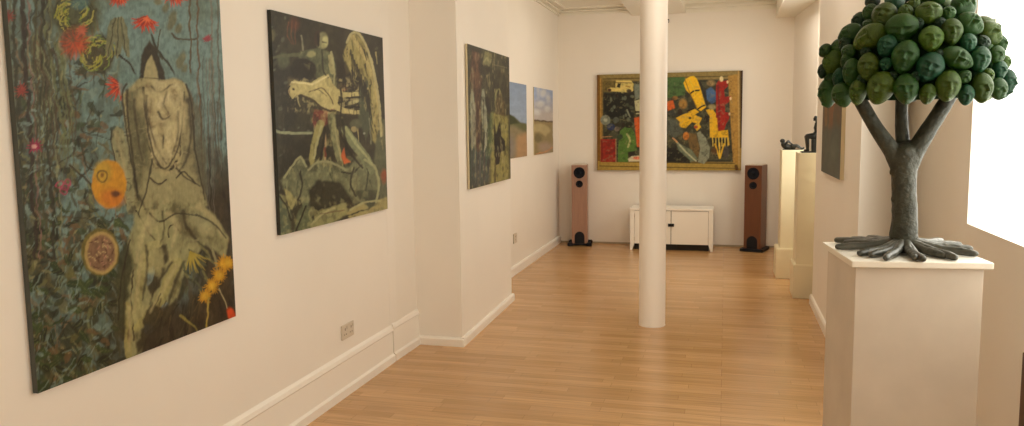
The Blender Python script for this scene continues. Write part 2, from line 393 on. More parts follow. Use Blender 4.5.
    def burst(s, x, y, r, n, col, a0=0, a1=360, w=2.2, al=1):
        for i in range(n):
            a = math.radians(a0+(a1-a0)*(i+.5)/n+s.rng.uniform(-6, 6)); rr = r*s.rng.uniform(.75, 1.1)
            s.line([(x, y), (x+rr*math.cos(a), y+rr*math.sin(a))], w, col, .5, al=al)
    def curve(s, g, mid=.13, top=.34):
        L = np.clip(s.c@np.array([.3, .6, .1]), 1e-4, 1); L2 = mid*(L/mid)**g; L2 = np.where(L2 > top*.7, top*.7+(L2-top*.7)*.5, L2); s.c *= (L2/L)[:, None]
    def grain(s, a, sx, sy, seed=3):
        n = s.noise(sx, sy, 4, seed)-.5; s.c *= np.clip(1+n*a*2, .2, 2.2)[:, None]

def canvas(name, label, A, B, z0, z1, outward, thick, nu, nv, base, fn, edge, seed, rough=.42):
    """A, B: plan points of the painted face, left to right as seen; outward: unit normal into the room"""
    t = thing(name, label, 'painting', ((A[0]+B[0])/2-outward[0]*thick, (A[1]+B[1])/2-outward[1]*thick, z0))
    loc = np.array(t.location)
    U, V = np.meshgrid(np.linspace(0, 1, nu), np.linspace(0, 1, nv)); U = U.ravel(); V = V.ravel()
    P = np.stack([A[0]+(B[0]-A[0])*U, A[1]+(B[1]-A[1])*U, z0+(z1-z0)*V], 1)
    p = Painter(*proj(P), base, seed); fn(p)
    idx = np.arange(nu*nv).reshape(nv, nu)
    faces = np.stack([idx[:-1, :-1], idx[:-1, 1:], idx[1:, 1:], idx[1:, :-1]], -1).reshape(-1, 4)
    me = bpy.data.meshes.new('painted_surface')
    ow = np.array([outward[0], outward[1], 0])*.0008
    me.vertices.add(len(P)); me.vertices.foreach_set('co', (P-loc+ow).astype(np.float32).ravel())
    me.loops.add(faces.size); me.loops.foreach_set('vertex_index', faces.ravel().astype(np.int32))
    me.polygons.add(len(faces)); me.polygons.foreach_set('loop_start', np.arange(0, faces.size, 4, dtype=np.int32))
    me.update(calc_edges=True)
    at = me.color_attributes.new('pigment', 'FLOAT_COLOR', 'POINT')
    at.data.foreach_set('color', np.concatenate([np.clip(p.c, .002, .9), np.ones((len(P), 1))], 1).astype(np.float32).ravel())
    me.materials.append(paint_mat(name+'_paint', rough))
    o = bpy.data.objects.new('painted_surface', me); C.objects.link(o); o.parent = t
    b = bmesh.new(); q = [(A[0], A[1]), (B[0], B[1]), (B[0]-outward[0]*(thick-.002), B[1]-outward[1]*(thick-.002)), (A[0]-outward[0]*(thick-.002), A[1]-outward[1]*(thick-.002))]
    prism(b, [(x-loc[0], y-loc[1]) for x, y in q], 0, z1-z0)
    obj('stretcher', b, edge, t)
    return t

def p_jungle(p):
    R = p.rng
    n = p.noise(22, 30, 3, 1); p.mix(np.clip((n-.42)*4, 0, 1)*.55, (78, 88, 70))
    p.mix(np.clip((p.y-180)/220, 0, 1)*.6, (62, 74, 62))
    p.mix(np.clip(1-(p.x-18)/60, 0, 1)*np.clip((p.noise(8, 40, 3, 4)-.33)*4, 0, 1)*.85, (62, 56, 36))
    p.warp(3.5, 11)
    p.mix(np.clip((p.noise(15, 22, 3, 14)-.46)*8, 0, 1)*np.clip((p.y-40)/200+np.clip(1-p.x/70, 0, 1)*.6, 0, 1)*.85, (52, 52, 32))
    p.mix(np.clip((p.noise(9, 14, 3, 24)-.54)*9, 0, 1)*np.clip((130-p.x)/20, 0, 1)*.7, (88, 82, 50))
    for i in range(210):                        # stems and tendrils
        x = R.uniform(-5, 118); y = R.uniform(-30, 380); L = R.uniform(25, 80); a = R.normal(90, 28)
        if x > 100 and y < 160: continue
        dx, dy = math.cos(math.radians(a)), math.sin(math.radians(a)); b = R.uniform(-16, 16)
        col = [(78, 68, 42), (52, 48, 30), (96, 98, 62), (104, 84, 58), (36, 36, 24), (96, 112, 98)][R.randint(6)]
        p.line([(x, y), (x+dx*L/2+b, y+dy*L/2), (x+dx*L, y+dy*L)], R.uniform(1, 3.2), col, .7, al=.75)
    for i in range(520):                        # leaves
        x = R.uniform(0, 125); y = R.uniform(60, 400)
        if x > 100 and y < 220 and R.rand() < .8: continue
        col = [(46, 52, 28), (62, 60, 34), (88, 84, 46), (38, 40, 24), (96, 72, 44), (54, 66, 38), (34, 38, 24), (98, 112, 100)][R.randint(8)]
        p.leaf(x, y, R.uniform(7, 19), R.uniform(1.4, 4), R.uniform(-60, 200), col, .75)
    for i in range(80):
        x = R.uniform(15, 120); y = R.uniform(200, 390)
        L, a = R.uniform(10, 19), R.uniform(-30, 210)
        p.leaf(x, y, L, R.uniform(2.5, 4.8), a, [(42, 56, 28), (54, 68, 34), (32, 38, 22)][R.randint(3)], .95)
        p.line([(x, y), (x+L*math.cos(math.radians(a)), y+L*math.sin(math.radians(a)))], .8, (88, 92, 56), .4, al=.7)
        if i % 2: p.line([(x, y), (x+R.uniform(-14, 14), y+R.uniform(10, 30))], 1.3, (104, 118, 106), .6, al=.6)
    for x0, w, c in ((22, 5, (50, 38, 26)), (27, 1.5, (112, 82, 72)), (33, 3, (66, 66, 44)), (40, 3.5, (48, 44, 28)), (48, 2, (104, 104, 76)), (12, 4, (54, 52, 34)), (8, 3, (84, 88, 70))):
        p.line([(x0, -60), (x0+3, 60), (x0+9, 160), (x0+14, 260)], w, c, w*.7, al=.9)
    for k in range(34):                          # fan of blades leaning from the left stems
        x = R.uniform(28, 62); p.line([(x, R.uniform(5, 70)), (x+R.uniform(2, 16), R.uniform(80, 130)), (x+R.uniform(-8, 22), R.uniform(140, 190))], R.uniform(1, 2.6), [(88, 92, 58), (60, 58, 36), (108, 110, 78), (74, 60, 40)][R.randint(4)], .6, al=.75)
    for i in range(90):
        x = R.uniform(18, 122); y = R.uniform(40, 385); p.leaf(x, y, R.uniform(4, 11), R.uniform(1, 2.4), R.uniform(0, 180), [(108, 124, 114), (96, 112, 104), (118, 112, 72)][R.randint(3)], .6)
    # net-like baskets with yellow green cords
    p.ell(74, 14, 26, 22, (64, 64, 34), al=.85, soft=8); p.ell(98, 56, 16, 20, (66, 58, 30), 20, al=.9, soft=6); p.ell(78, 45, 14, 10, (60, 56, 28), al=.6, soft=5); p.warp(1, 6)
    for i in range(110):
        cx, cy = (74, 14) if i % 2 else (96, 52); a = R.uniform(0, 6.28); r = R.uniform(5, 20); r2 = R.uniform(5, 20); a2 = a+R.uniform(.5, 1.3)
        p.line([(cx+r*math.cos(a), cy+r*math.sin(a)), (cx+(r+r2)/2*1.1*math.cos((a+a2)/2), cy+(r+r2)/2*1.1*math.sin((a+a2)/2)), (cx+r2*math.cos(a2), cy+r2*math.sin(a2))], 1.3, [(132, 128, 42), (96, 112, 46), (148, 140, 66), (52, 50, 28)][R.randint(4)], .9)
    p.ell(80, 3, 9, 7, (60, 92, 96), soft=3, al=.7)
    p.ell(74, 42, 13, 15, (128, 58, 34), 25, soft=7, al=.7); p.ell(70, 36, 7, 7, (98, 62, 42), soft=3, al=.7); p.burst(76, 44, 17, 18, (156, 62, 32), w=2.4, al=.8); p.burst(72, 40, 10, 9, (96, 70, 44), w=1.6, al=.7); p.warp(2.2, 9)
    # pale tulip-like pod
    for dx, a in ((-7, 100), (0, 88), (7, 78)):
        p.leaf(117+dx*.4, 17, 42, 5.5, a, (98, 96, 66), .9); p.line([(117+dx*.4, 18), (117+dx*1.3, 55)], 1, (62, 58, 38))
    p.line([(120, 55), (130, 66), (137, 78)], 2, (44, 40, 26))
    p.line([(150, 34), (156, 48), (166, 62), (178, 78), (190, 92), (193, 120)], 2.2, (48, 46, 32))
    p.line([(161, 30), (157, 48), (162, 60)], 1.4, (60, 58, 40)); p.line([(172, 34), (178, 40), (196, 38)], 1.6, (66, 60, 42))
    for x0, c in ((189, (78, 66, 44)), (197, (88, 70, 48)), (211, (96, 96, 84)), (217, (84, 84, 72))):
        p.line([(x0, -50), (x0+1, 60), (x0+4, 140)], 1.8, c)
    for (x, y, rx, ry) in ((172, 20, 4, 10), (166, 8, 3, 6), (181, 60, 4, 9), (178, 30, 3, 5), (158, 2, 4, 4), (184, 70, 3, 6)): p.ell(x, y, rx, ry, (92, 88, 60), 15, soft=2, al=.85)
    for (x, y, r, a0, a1) in ((146, 18, 15, 20, 180), (120, 85, 17, 40, 230), (118, -5, 12, 20, 160), (175, -6, 13, 20, 160)):
        p.burst(x, y, r, 15, (164, 46, 16), a0, a1, 3.6); p.burst(x, y, r*.75, 8, (122, 34, 24), a0, a1, 2.2); p.burst(x+1, y, r*.6, 5, (186, 84, 44), a0, a1, 1.6)
    for (x, y, r, c) in ((8, 17, 8, (112, 50, 40)), (21, 90, 9, (128, 50, 38)), (207, 38, 5, (132, 48, 58)), (35, 147, 9, (132, 28, 60)), (82, 30, 6, (148, 74, 50))): p.burst(x, y, r, 12, c, w=2.6)
    p.ell(34, 147, 2.5, 2.5, (176, 130, 120))
    for (x, y) in ((59, 184), (64, 187), (67, 182), (63, 191)): p.ring(x, y, 3, 3, 1.3, (140, 50, 72))
    # the figure
    p.warp(1.4, 7)
    p.poly([(196, 190), (245, 160), (245, 360), (120, 380), (120, 300), (150, 300), (190, 300)], (56, 44, 28), soft=34, al=.95); p.tone([(200, 130), (245, 120), (245, 350), (150, 370), (180, 250)], 5, 22, 41, (28, 22, 14), (74, 62, 42), .6, soft=12)
    for i in range(24):
        x = R.uniform(196, 232); p.line([(x, R.uniform(40, 150)), (x+3, R.uniform(160, 250))], R.uniform(.8, 2), [(64, 52, 36), (96, 92, 78), (44, 36, 24)][R.randint(3)], .6, al=.6)
    body = (134, 124, 84)
    p.poly([(139, 80), (141, 55), (149, 40), (157, 50), (166, 80)], (50, 42, 26), soft=2)
    p.poly([(144, 78), (146, 62), (151, 55), (155, 62), (158, 78)], (142, 132, 92), soft=1.5)
    p.poly([(127, 84), (140, 78), (164, 80), (176, 77), (186, 84), (192, 110), (194, 150), (200, 190), (205, 204), (196, 215), (140, 214), (138, 190), (130, 160), (124, 120), (122, 95)], body, soft=2)
    p.poly([(125, 95), (134, 92), (144, 130), (150, 180), (146, 212), (138, 205), (128, 150)], (104, 98, 66), soft=3)
    p.poly([(111, 132), (117, 126), (124, 130), (128, 150), (134, 180), (140, 215), (128, 214), (118, 170), (112, 150)], (112, 108, 76), soft=1.5)
    p.line([(111, 130), (112, 148), (118, 170), (126, 205)], 1.2, (40, 34, 20))
    p.line([(136, 100), (142, 130), (150, 150), (160, 168), (172, 168), (180, 150), (178, 120)], 2.2, (48, 40, 24))
    p.ell(144, 148, 3, 6, (18, 16, 10), -20)
    p.poly([(130, 190), (150, 172), (175, 176), (200, 180), (208, 205), (190, 215), (150, 214), (134, 220)], (122, 116, 80), soft=3)
    p.line([(150, 180), (158, 186), (164, 180)], 1.5, (60, 50, 32))
    p.poly([(138, 208), (160, 198), (195, 200), (215, 215), (228, 238), (224, 258), (206, 244), (188, 262), (176, 300), (164, 322), (148, 332), (140, 352), (128, 362), (124, 330), (118, 320), (118, 280), (128, 240)], (124, 120, 82), soft=3)
    p.ell(190, 224, 14, 14, (84, 74, 48), 40, soft=6, al=.8); p.ell(214, 240, 12, 8, (96, 90, 60), 40, soft=5, al=.6)
    p.line([(136, 210), (150, 235), (160, 243)], 1.6, (46, 38, 22)); p.line([(168, 238), (168, 228), (174, 224), (178, 230)], 1.4, (50, 42, 26))
    p.poly([(152, 246), (166, 244), (168, 258), (160, 285), (150, 300), (147, 280)], (60, 54, 36), soft=2)
    p.line([(158, 244), (146, 250), (140, 280), (136, 318)], 8, (136, 128, 82), 7); p.line([(178, 262), (166, 285), (158, 305), (136, 328)], 10, (138, 130, 80), 8)
    p.line([(126, 305), (128, 330), (128, 356)], 8, (124, 114, 66), 7); p.line([(134, 270), (131, 300), (134, 340)], 1.5, (58, 48, 28))
    p.ell(129, 335, 2, 7, (82, 64, 34)); p.ell(150, 276, 3, 10, (96, 108, 100), 15); p.ell(148, 329, 4.5, 5, (112, 124, 120), 20, soft=1.5); p.ell(165, 307, 2.5, 5, (104, 116, 112), 25)
    torso = [(127, 84), (140, 78), (164, 80), (176, 77), (186, 84), (192, 110), (194, 150), (205, 204), (196, 215), (140, 214), (130, 160), (122, 95)]
    legs = [(138, 208), (160, 198), (195, 200), (215, 215), (228, 238), (224, 258), (206, 244), (188, 262), (176, 300), (164, 322), (148, 332), (140, 352), (128, 362), (118, 320), (118, 280), (128, 240)]
    p.warp(3, 8)
    p.tone(torso, 11, 14, 31, (84, 74, 46), (158, 144, 100), .8, k=5); p.tone(torso, 4, 5, 32, (62, 52, 32), (148, 136, 94), .5, lo=.40, hi=.62)
    p.tone(legs, 16, 26, 33, (82, 74, 44), (150, 142, 96), .75, k=5); p.tone(legs, 5, 12, 34, (62, 54, 34), (150, 142, 98), .3, lo=.40, hi=.62)
    p.tone([(111, 132), (124, 130), (134, 180), (140, 215), (128, 214)], 5, 9, 35, (60, 54, 36), (130, 126, 90), .7)
    p.poly([(128, 90), (140, 92), (150, 150), (148, 200), (138, 208), (131, 160)], (82, 78, 50), soft=5, al=.7); p.poly([(188, 96), (200, 110), (208, 190), (196, 200), (192, 150)], (84, 78, 54), soft=5, al=.7)
    p.poly([(116, 256), (128, 238), (133, 262), (127, 300), (124, 335), (116, 322)], (52, 54, 32), soft=4, al=.9); p.poly([(139, 334), (150, 302), (162, 308), (176, 300), (170, 322), (150, 336), (136, 356)], (50, 42, 26), soft=3, al=.9)
    p.ell(168, 118, 14, 26, (164, 150, 108), 5, soft=10, al=.5); p.ell(200, 222, 16, 9, (140, 136, 98), 35, soft=8, al=.6)
    p.warp(1, 7)
    for i in range(70):
        x = R.uniform(124, 152); y = R.uniform(95, 210); p.line([(x, y), (x+R.uniform(3, 7), y+R.uniform(-2, 3))], 1.2, [(66, 58, 36), (46, 40, 26), (140, 132, 96)][R.randint(3)], .6, al=.6)
    for i in range(34):
        x = R.uniform(150, 186); y = R.uniform(95, 170); a = R.uniform(0, 6.28); q = R.uniform(3, 7)
        p.line([(x, y), (x+q*math.cos(a), y+q*math.sin(a)), (x+q*1.6*math.cos(a+.9), y+q*1.6*math.sin(a+.9))], R.uniform(1.2, 2.8), [(72, 60, 38), (96, 84, 54), (176, 160, 118), (56, 48, 30)][R.randint(4)], .8, al=.6)
    p.poly([(118, 72), (141, 74), (136, 81), (127, 90), (120, 96)], (86, 106, 98), soft=2.5, al=.9); p.poly([(174, 70), (194, 74), (193, 98), (188, 88), (183, 81), (174, 78)], (88, 106, 98), soft=2.5, al=.9)
    p.poly([(127, 92), (143, 86), (146, 120), (152, 165), (150, 205), (138, 208), (130, 160)], (92, 86, 56), soft=3, al=.6); p.poly([(184, 90), (190, 100), (196, 150), (204, 200), (190, 196), (180, 165)], (92, 86, 60), soft=3, al=.6)
    V = [(143, 86), (151, 81), (176, 80), (183, 90), (183, 122), (177, 150), (165, 168), (156, 162), (149, 138), (144, 108)]
    p.poly(V, (160, 146, 104), soft=4, al=.75); p.tone(V, 6, 7, 81, (96, 82, 52), (178, 164, 122), .75, k=6)
    for pts in ([(143, 88), (145, 110), (149, 136), (156, 160), (165, 169), (176, 153), (182, 126), (184, 92)], [(127, 90), (127, 110), (133, 160), (138, 200)], [(150, 84), (156, 92), (164, 90), (172, 84)], [(158, 112), (163, 120), (170, 116)], [(163, 136), (163, 148)]): p.line(pts, 2.4, (48, 38, 22), 1.4, soft=1.2, al=.85)
    p.poly([(144, 168), (156, 170), (166, 176), (180, 166), (196, 176), (204, 196), (186, 204), (160, 200), (146, 208), (140, 192)], (132, 124, 86), soft=5, al=.7); p.line([(150, 178), (158, 184), (166, 180)], 1.6, (50, 40, 26)); p.line([(176, 178), (184, 172), (196, 184)], 1.6, (56, 48, 30))
    lt, sh = (164, 150, 106), (50, 42, 26)
    for pts, w in (([(150, 84), (164, 84), (178, 82)], 4), ([(178, 90), (184, 110), (184, 132)], 4), ([(156, 94), (154, 112), (160, 132)], 6), ([(170, 104), (174, 124), (170, 146)], 6), ([(198, 206), (214, 220), (222, 236)], 6), ([(168, 214), (176, 226), (172, 246)], 6), ([(150, 216), (142, 236), (136, 262)], 5), ([(141, 256), (138, 284), (134, 312)], 3.5), ([(176, 266), (164, 288), (150, 312)], 4), ([(128, 306), (130, 330), (129, 352)], 3), ([(115, 132), (120, 150), (126, 176)], 3)): p.line(pts, w, lt, w*.5, soft=3, al=.6)
    for pts, w in (([(146, 96), (148, 120), (156, 146), (166, 164)], 3), ([(166, 92), (164, 104), (168, 112)], 2.4), ([(178, 112), (178, 134), (172, 154)], 2.4), ([(188, 100), (191, 130), (186, 160), (178, 172)], 3), ([(134, 100), (137, 130), (142, 160)], 2.6), ([(183, 212), (186, 226), (196, 240), (204, 246)], 4), ([(162, 212), (164, 230), (160, 244)], 2), ([(146, 246), (147, 270), (142, 300)], 3), ([(172, 262), (156, 286), (150, 304)], 3), ([(184, 262), (172, 290), (164, 314), (146, 334)], 3.5), ([(124, 262), (124, 300), (123, 340)], 2.4), ([(134, 170), (136, 190), (146, 210)], 2.6)): p.line(pts, w, sh, w*.5, soft=2, al=.75)
    for pts in ([(127, 84), (122, 95), (125, 120), (131, 160), (138, 192)], [(186, 84), (192, 110), (195, 150), (205, 200)], [(152, 160), (146, 190), (138, 214)], [(176, 168), (186, 178), (200, 186)], [(196, 215), (212, 222), (226, 238)], [(118, 320), (121, 280), (130, 240)], [(150, 214), (160, 222), (176, 214), (196, 216)]):
        p.line(pts, 2, (44, 36, 22), 1.4, al=.8)
    for (x, y, rx, ry, a_) in ((140, 100, 5, 9, 10), (158, 92, 9, 4, 0), (168, 128, 6, 9, 10), (160, 150, 5, 7, 0), (182, 120, 4, 12, 0), (206, 230, 8, 5, 30), (150, 226, 5, 10, 20)): p.ell(x, y, rx, ry, (158, 146, 104), a_, soft=4, al=.45)
    for i in range(40):
        x = R.uniform(160, 204); y = R.uniform(292, 360); p.line([(x, y), (x-R.uniform(2, 8), y+R.uniform(8, 22))], 1.5, [(80, 68, 40), (62, 58, 40), (36, 30, 18)][R.randint(3)], .6, al=.8)
    # striped leaves and yellow bloom, bottom right
    for i in range(26):
        x = R.uniform(178, 205); y = R.uniform(245, 290); p.leaf(x, y, R.uniform(8, 16), 1.8, R.uniform(30, 120), [(74, 78, 54), (100, 96, 58), (50, 54, 38)][R.randint(3)], .85)
    p.line([(190, 242), (205, 240), (214, 256), (217, 272)], 2.5, (112, 106, 74))
    p.burst(190, 252, 24, 9, (148, 130, 52), 20, 110, 2.2)
    for (x, y, r) in ((224, 264, 10), (219, 275, 9), (212, 286, 9), (205, 296, 8), (228, 262, 7)): p.burst(x, y, r, 18, (170, 120, 26), w=3); p.ell(x, y, 3.5, 3.5, (188, 146, 44), soft=3)
    p.line([(209, 298), (207, 318), (206, 332)], 1.6, (140, 120, 54)); p.line([(219, 288), (227, 308)], 1, (160, 150, 110)); p.line([(180, 316), (194, 326), (198, 334)], 3, (112, 102, 50), 1)
    p.ell(231, 315, 4, 8, (176, 60, 24), -15, soft=2)
    # fruit
    p.line([(70, 165), (88, 182), (96, 195)], 2, (56, 48, 30)); p.line([(80, 140), (86, 165), (95, 170)], 1.8, (60, 54, 34))
    p.ell(109, 184, 17.5, 24, (176, 122, 26), soft=1.6); p.ell(112, 198, 12, 9, (168, 94, 24), soft=6, al=.8); p.ell(103, 172, 9, 11, (158, 128, 40), soft=5, al=.8)
    p.ring(102, 176, 5, 5.5, 1.6, (104, 78, 26)); p.ell(102, 175, 2, 2.4, (120, 84, 26)); p.ell(116, 194, 5, 3.5, (92, 50, 22), soft=2.5)
    p.ell(100, 252, 19, 24, (96, 84, 36), soft=1.5); p.ell(101, 253, 16.5, 21.5, (150, 126, 74), soft=1.2); p.ell(101, 253, 13.5, 18.5, (110, 82, 58), soft=2)
    for i in range(45):
        a = R.uniform(0, 6.28); r = R.rand()**.5; x, y = 101+13*r*math.cos(a), 253+18*r*math.sin(a)
        p.line([(x, y), (x+R.uniform(-4, 4), y+R.uniform(-4, 4))], 1.3, [(156, 134, 92), (84, 54, 36), (136, 96, 76)][R.randint(3)], .8)
    p.warp(0, 9); p.grain(.35, 3, 4, 8); p.grain(.18, 1.2, 6, 9); p.c *= np.array([1.04, .95, .80]); p.curve(1.25, .14, .30)

def p_beasts(p):
    R = p.rng
    p.mix(np.clip((p.noise(7, 12, 3, 2)-.42)*4, 0, 1)*.75, (62, 58, 38)); p.warp(.9, 6)
    for i in range(110):
        x = R.uniform(268, 285) if i % 2 else R.uniform(272, 388); y = R.uniform(15, 235)
        p.ell(x, y, R.uniform(.6, 2), R.uniform(1, 4), [(92, 94, 72), (78, 76, 54), (38, 36, 24)][R.randint(3)], R.uniform(0, 90), al=.6)
    p.ell(294, 24, 5, 7, (92, 50, 34), soft=4, al=.9)
    for dx in (-4, 0, 4): p.line([(292+dx, 22), (291+dx, 34), (294+dx*.4, 44)], 1.4, (104, 62, 40), .7)
    p.line([(301, 36), (303, 50)], 1.6, (116, 110, 84))
    p.ell(283, 61, 6, 8, (84, 88, 60), soft=3, al=.8); p.ell(271, 36, 4, 7, (88, 84, 54), 15, soft=2)
    # standing man
    p.ell(322, 41, 6, 9, (112, 108, 72), 8, soft=1.5); p.ell(317, 38, 3, 8, (58, 40, 28), 8); p.ell(324, 45, 3, 3, (146, 138, 92), soft=2)
    p.poly([(306, 50), (318, 48), (330, 52), (336, 62), (336, 90), (326, 92), (318, 80), (300, 60), (296, 54)], (88, 90, 62), soft=1.5)
    p.line([(296, 55), (282, 56), (272, 58)], 4, (84, 84, 56), 2)
    p.line([(330, 56), (332, 72)], 4, (148, 138, 92), 5)
    p.ell(303, 70, 13, 11.5, (34, 30, 20), soft=2)
    # pale limp animal
    cream = (178, 162, 104)
    p.poly([(288, 90), (290, 84), (294, 80), (302, 82), (311, 83), (318, 78), (328, 74), (333, 84), (339, 92), (338, 102), (332, 110), (322, 107), (312, 98), (302, 94), (296, 95), (293, 99), (289, 97)], cream, soft=1)
    p.line([(337, 92), (345, 95), (358, 94)], 6, cream, 4); p.line([(334, 105), (344, 111), (359, 112)], 6, cream, 3.5); p.line([(346, 104), (358, 101)], 4, (158, 146, 98), 3)
    p.line([(309, 92), (318, 90), (326, 96)], 1.1, (84, 70, 44)); p.line([(297, 96), (300, 106)], 1.8, (150, 138, 92), 1); p.ell(316, 98, 8, 4, (146, 132, 84), 25, soft=3, al=.6)
    p.ell(344, 102, 5, 4.5, (34, 36, 28), soft=2); p.ell(344, 88, 4, 3, (122, 70, 44), soft=2, al=.8); p.ell(289, 91, 1, 3, (110, 92, 62))
    p.poly([(314, 109), (324, 111), (334, 108), (335, 122), (328, 124), (322, 127), (314, 128), (312, 120)], (112, 48, 36), soft=1.2); p.ell(326, 115, 4, 2.5, (150, 110, 74), al=.6)
    p.line([(320, 124), (315, 142), (312, 158), (314, 168)], 8, (132, 122, 70), 5); p.line([(331, 114), (334, 135), (337, 152), (342, 172)], 8, (110, 108, 72), 5); p.line([(337, 130), (342, 165)], 1.5, (140, 130, 84))
    p.line([(325, 134), (325, 160)], 2, (146, 122, 84)); p.line([(325, 148), (325, 156)], 2.2, (112, 50, 34))
    p.line([(271, 131), (290, 133), (312, 133)], 3, (128, 130, 96), 2.4)
    # great maned beast
    p.poly([(343, 55), (348, 38), (355, 32), (362, 40), (370, 58), (376, 85), (380, 118), (382, 150), (372, 140), (368, 100), (362, 80), (352, 70), (346, 75)], (138, 124, 70), soft=2)
    p.line([(352, 36), (366, 60), (376, 92), (380, 125)], 4, (170, 150, 92), 2.5)
    for i in range(46):
        x = R.uniform(340, 378); y = R.uniform(45, 130); p.line([(x, y), (x+R.uniform(0, 4), y+R.uniform(6, 20))], 1.5, [(44, 40, 24), (158, 142, 90), (84, 78, 50), (36, 34, 22)][R.randint(4)], .6, al=.85)
    p.poly([(334, 60), (346, 62), (358, 90), (360, 92), (340, 88)], (38, 32, 22), soft=2, al=.8)
    p.poly([(360, 84), (368, 80), (372, 120), (366, 140), (358, 120)], (72, 76, 54), soft=2)
    p.ell(356, 124, 6, 5, (86, 84, 60), soft=2); p.ell(354, 129, 3, 3, (136, 122, 80)); p.line([(369, 118), (371, 144)], 1, (112, 110, 82)); p.ell(364, 133, 1.3, 1.3, (128, 130, 110))
    p.poly([(378, 120), (388, 118), (390, 200), (380, 200), (374, 160)], (86, 86, 60), soft=2)
    # fallen grey beasts
    g = (98, 98, 68)
    p.poly([(280, 180), (292, 168), (300, 158), (308, 168), (318, 160), (334, 162), (348, 168), (360, 152), (372, 160), (380, 180), (376, 205), (366, 208), (352, 196), (332, 204), (318, 208), (308, 214), (300, 200), (286, 196)], g, soft=2)
    p.line([(345, 130), (354, 144), (364, 156), (371, 170)], 9, (108, 110, 76), 10); p.line([(342, 172), (352, 173), (362, 165)], 1.6, (36, 34, 22))
    p.poly([(344, 148), (346, 158), (350, 162), (344, 164), (341, 156)], (164, 74, 32), soft=1.5); p.ell(384, 176, 3, 7, (132, 66, 36), soft=2)
    for i in range(36):
        x = R.uniform(284, 372); y = R.uniform(160, 205); p.line([(x, y), (x+R.uniform(-2, 3), y+R.uniform(5, 14))], 1.3, [(64, 62, 40), (122, 118, 80), (48, 46, 30)][R.randint(3)], .6, al=.7)
    p.poly([(308, 190), (318, 180), (340, 182), (352, 200), (336, 206), (316, 212), (310, 206)], (36, 32, 20), soft=3, al=.85)
    p.poly([(284, 188), (290, 192), (296, 200), (292, 210), (288, 206)], (140, 130, 80), soft=1.2)
    p.poly([(292, 236), (298, 212), (306, 200), (312, 220), (314, 236)], (92, 96, 64), soft=2); p.poly([(275, 192), (282, 196), (292, 216), (290, 236), (277, 240)], (84, 90, 66), soft=2)
    p.poly([(310, 226), (318, 212), (332, 206), (346, 203), (348, 214), (330, 224), (312, 232)], (124, 118, 74), soft=2)
    p.poly([(346, 214), (352, 208), (366, 200), (368, 210), (378, 200), (390, 196), (392, 212), (352, 222)], (140, 126, 76), soft=1.5); p.line([(346, 216), (358, 212), (368, 209)], 1.2, (40, 34, 22))
    p.poly([(354, 190), (378, 190), (374, 206), (368, 208), (360, 200)], (66, 68, 46), soft=2)
    p.warp(1.6, 5)
    p.tone([(280, 180), (300, 158), (334, 162), (360, 150), (380, 170), (378, 205), (332, 206), (308, 214), (286, 196)], 6, 8, 51, (50, 48, 30), (128, 124, 84), .45, k=5)
    p.tone([(343, 55), (355, 32), (370, 58), (382, 120), (382, 150), (366, 110)], 2.5, 9, 52, (52, 46, 28), (170, 152, 96), .6)
    p.tone([(296, 50), (336, 52), (336, 92), (300, 62)], 4, 6, 53, (44, 42, 28), (122, 118, 78), .4); p.tone([(275, 192), (314, 200), (350, 204), (392, 196), (388, 215), (290, 240), (277, 240)], 5, 7, 54, (62, 60, 38), (146, 136, 86), .4)
    p.tone([(311, 115), (342, 112), (345, 172), (311, 172)], 3, 8, 55, (48, 42, 26), (146, 134, 84), .45); p.tone([(288, 78), (360, 78), (360, 115), (288, 112)], 4, 5, 56, (120, 104, 66), (196, 178, 120), .35)
    p.tone([(268, 5), (390, 30), (390, 210), (268, 238)], 3, 5, 57, (30, 28, 18), (82, 78, 54), .12, lo=.38, hi=.62)
    p.warp(.8, 5); hl, dk = (156, 148, 102), (26, 22, 14)
    p.ell(325, 41, 3, 5, (168, 160, 108), soft=1.5); p.line([(318, 34), (318, 46)], 1.6, dk); p.line([(322, 42), (326, 43)], 1, dk); p.ell(311, 54, 4, 3, (136, 130, 86), soft=1.5); p.line([(322, 50), (323, 70), (328, 78)], 1.6, dk, al=.7)
    p.line([(331, 52), (334, 70), (334, 84)], 2.4, hl, 1.4, al=.8); p.line([(292, 82), (303, 83), (312, 84), (320, 80), (328, 76)], 2, (206, 190, 134), al=.8); p.line([(300, 95), (312, 100), (324, 109), (334, 111)], 2, (66, 54, 32))
    p.line([(314, 90), (322, 88), (329, 96), (333, 104)], 1.2, (92, 76, 46)); p.line([(290, 86), (287, 92), (291, 98)], 1.4, dk); p.ell(293, 89, 1.2, 1.2, dk)
    p.line([(341, 88), (341, 116)], 1.6, dk, al=.8); p.line([(346, 97.5), (359, 97)], 1.6, dk); p.line([(345, 107), (359, 107)], 1.6, dk)
    p.line([(321, 126), (317, 142), (314, 158)], 2, hl, al=.8); p.line([(325, 128), (321, 160)], 2.6, dk, al=.9); p.line([(334, 118), (337, 140), (341, 160)], 1.8, hl, al=.6); p.line([(342, 120), (347, 150)], 2.4, dk, al=.8)
    p.line([(347, 42), (352, 33), (359, 34), (367, 48), (374, 72), (379, 104), (381, 136)], 2.4, (172, 158, 108), al=.9)
    for k in range(9): p.line([(350+k*2.2, 50+k*5), (352+k*2.3, 64+k*6), (352+k*2.6, 76+k*6)], 1.6, dk, .6, al=.85)
    p.line([(346, 128), (356, 144), (366, 156), (372, 164)], 3, (150, 148, 102), 2, al=.9); p.line([(340, 134), (350, 152), (362, 168)], 2, dk, al=.8)
    p.line([(284, 178), (292, 166), (300, 157), (306, 166)], 2, (138, 134, 92), al=.8); p.line([(308, 170), (318, 162), (332, 163), (346, 170)], 2, (132, 128, 90), al=.8)
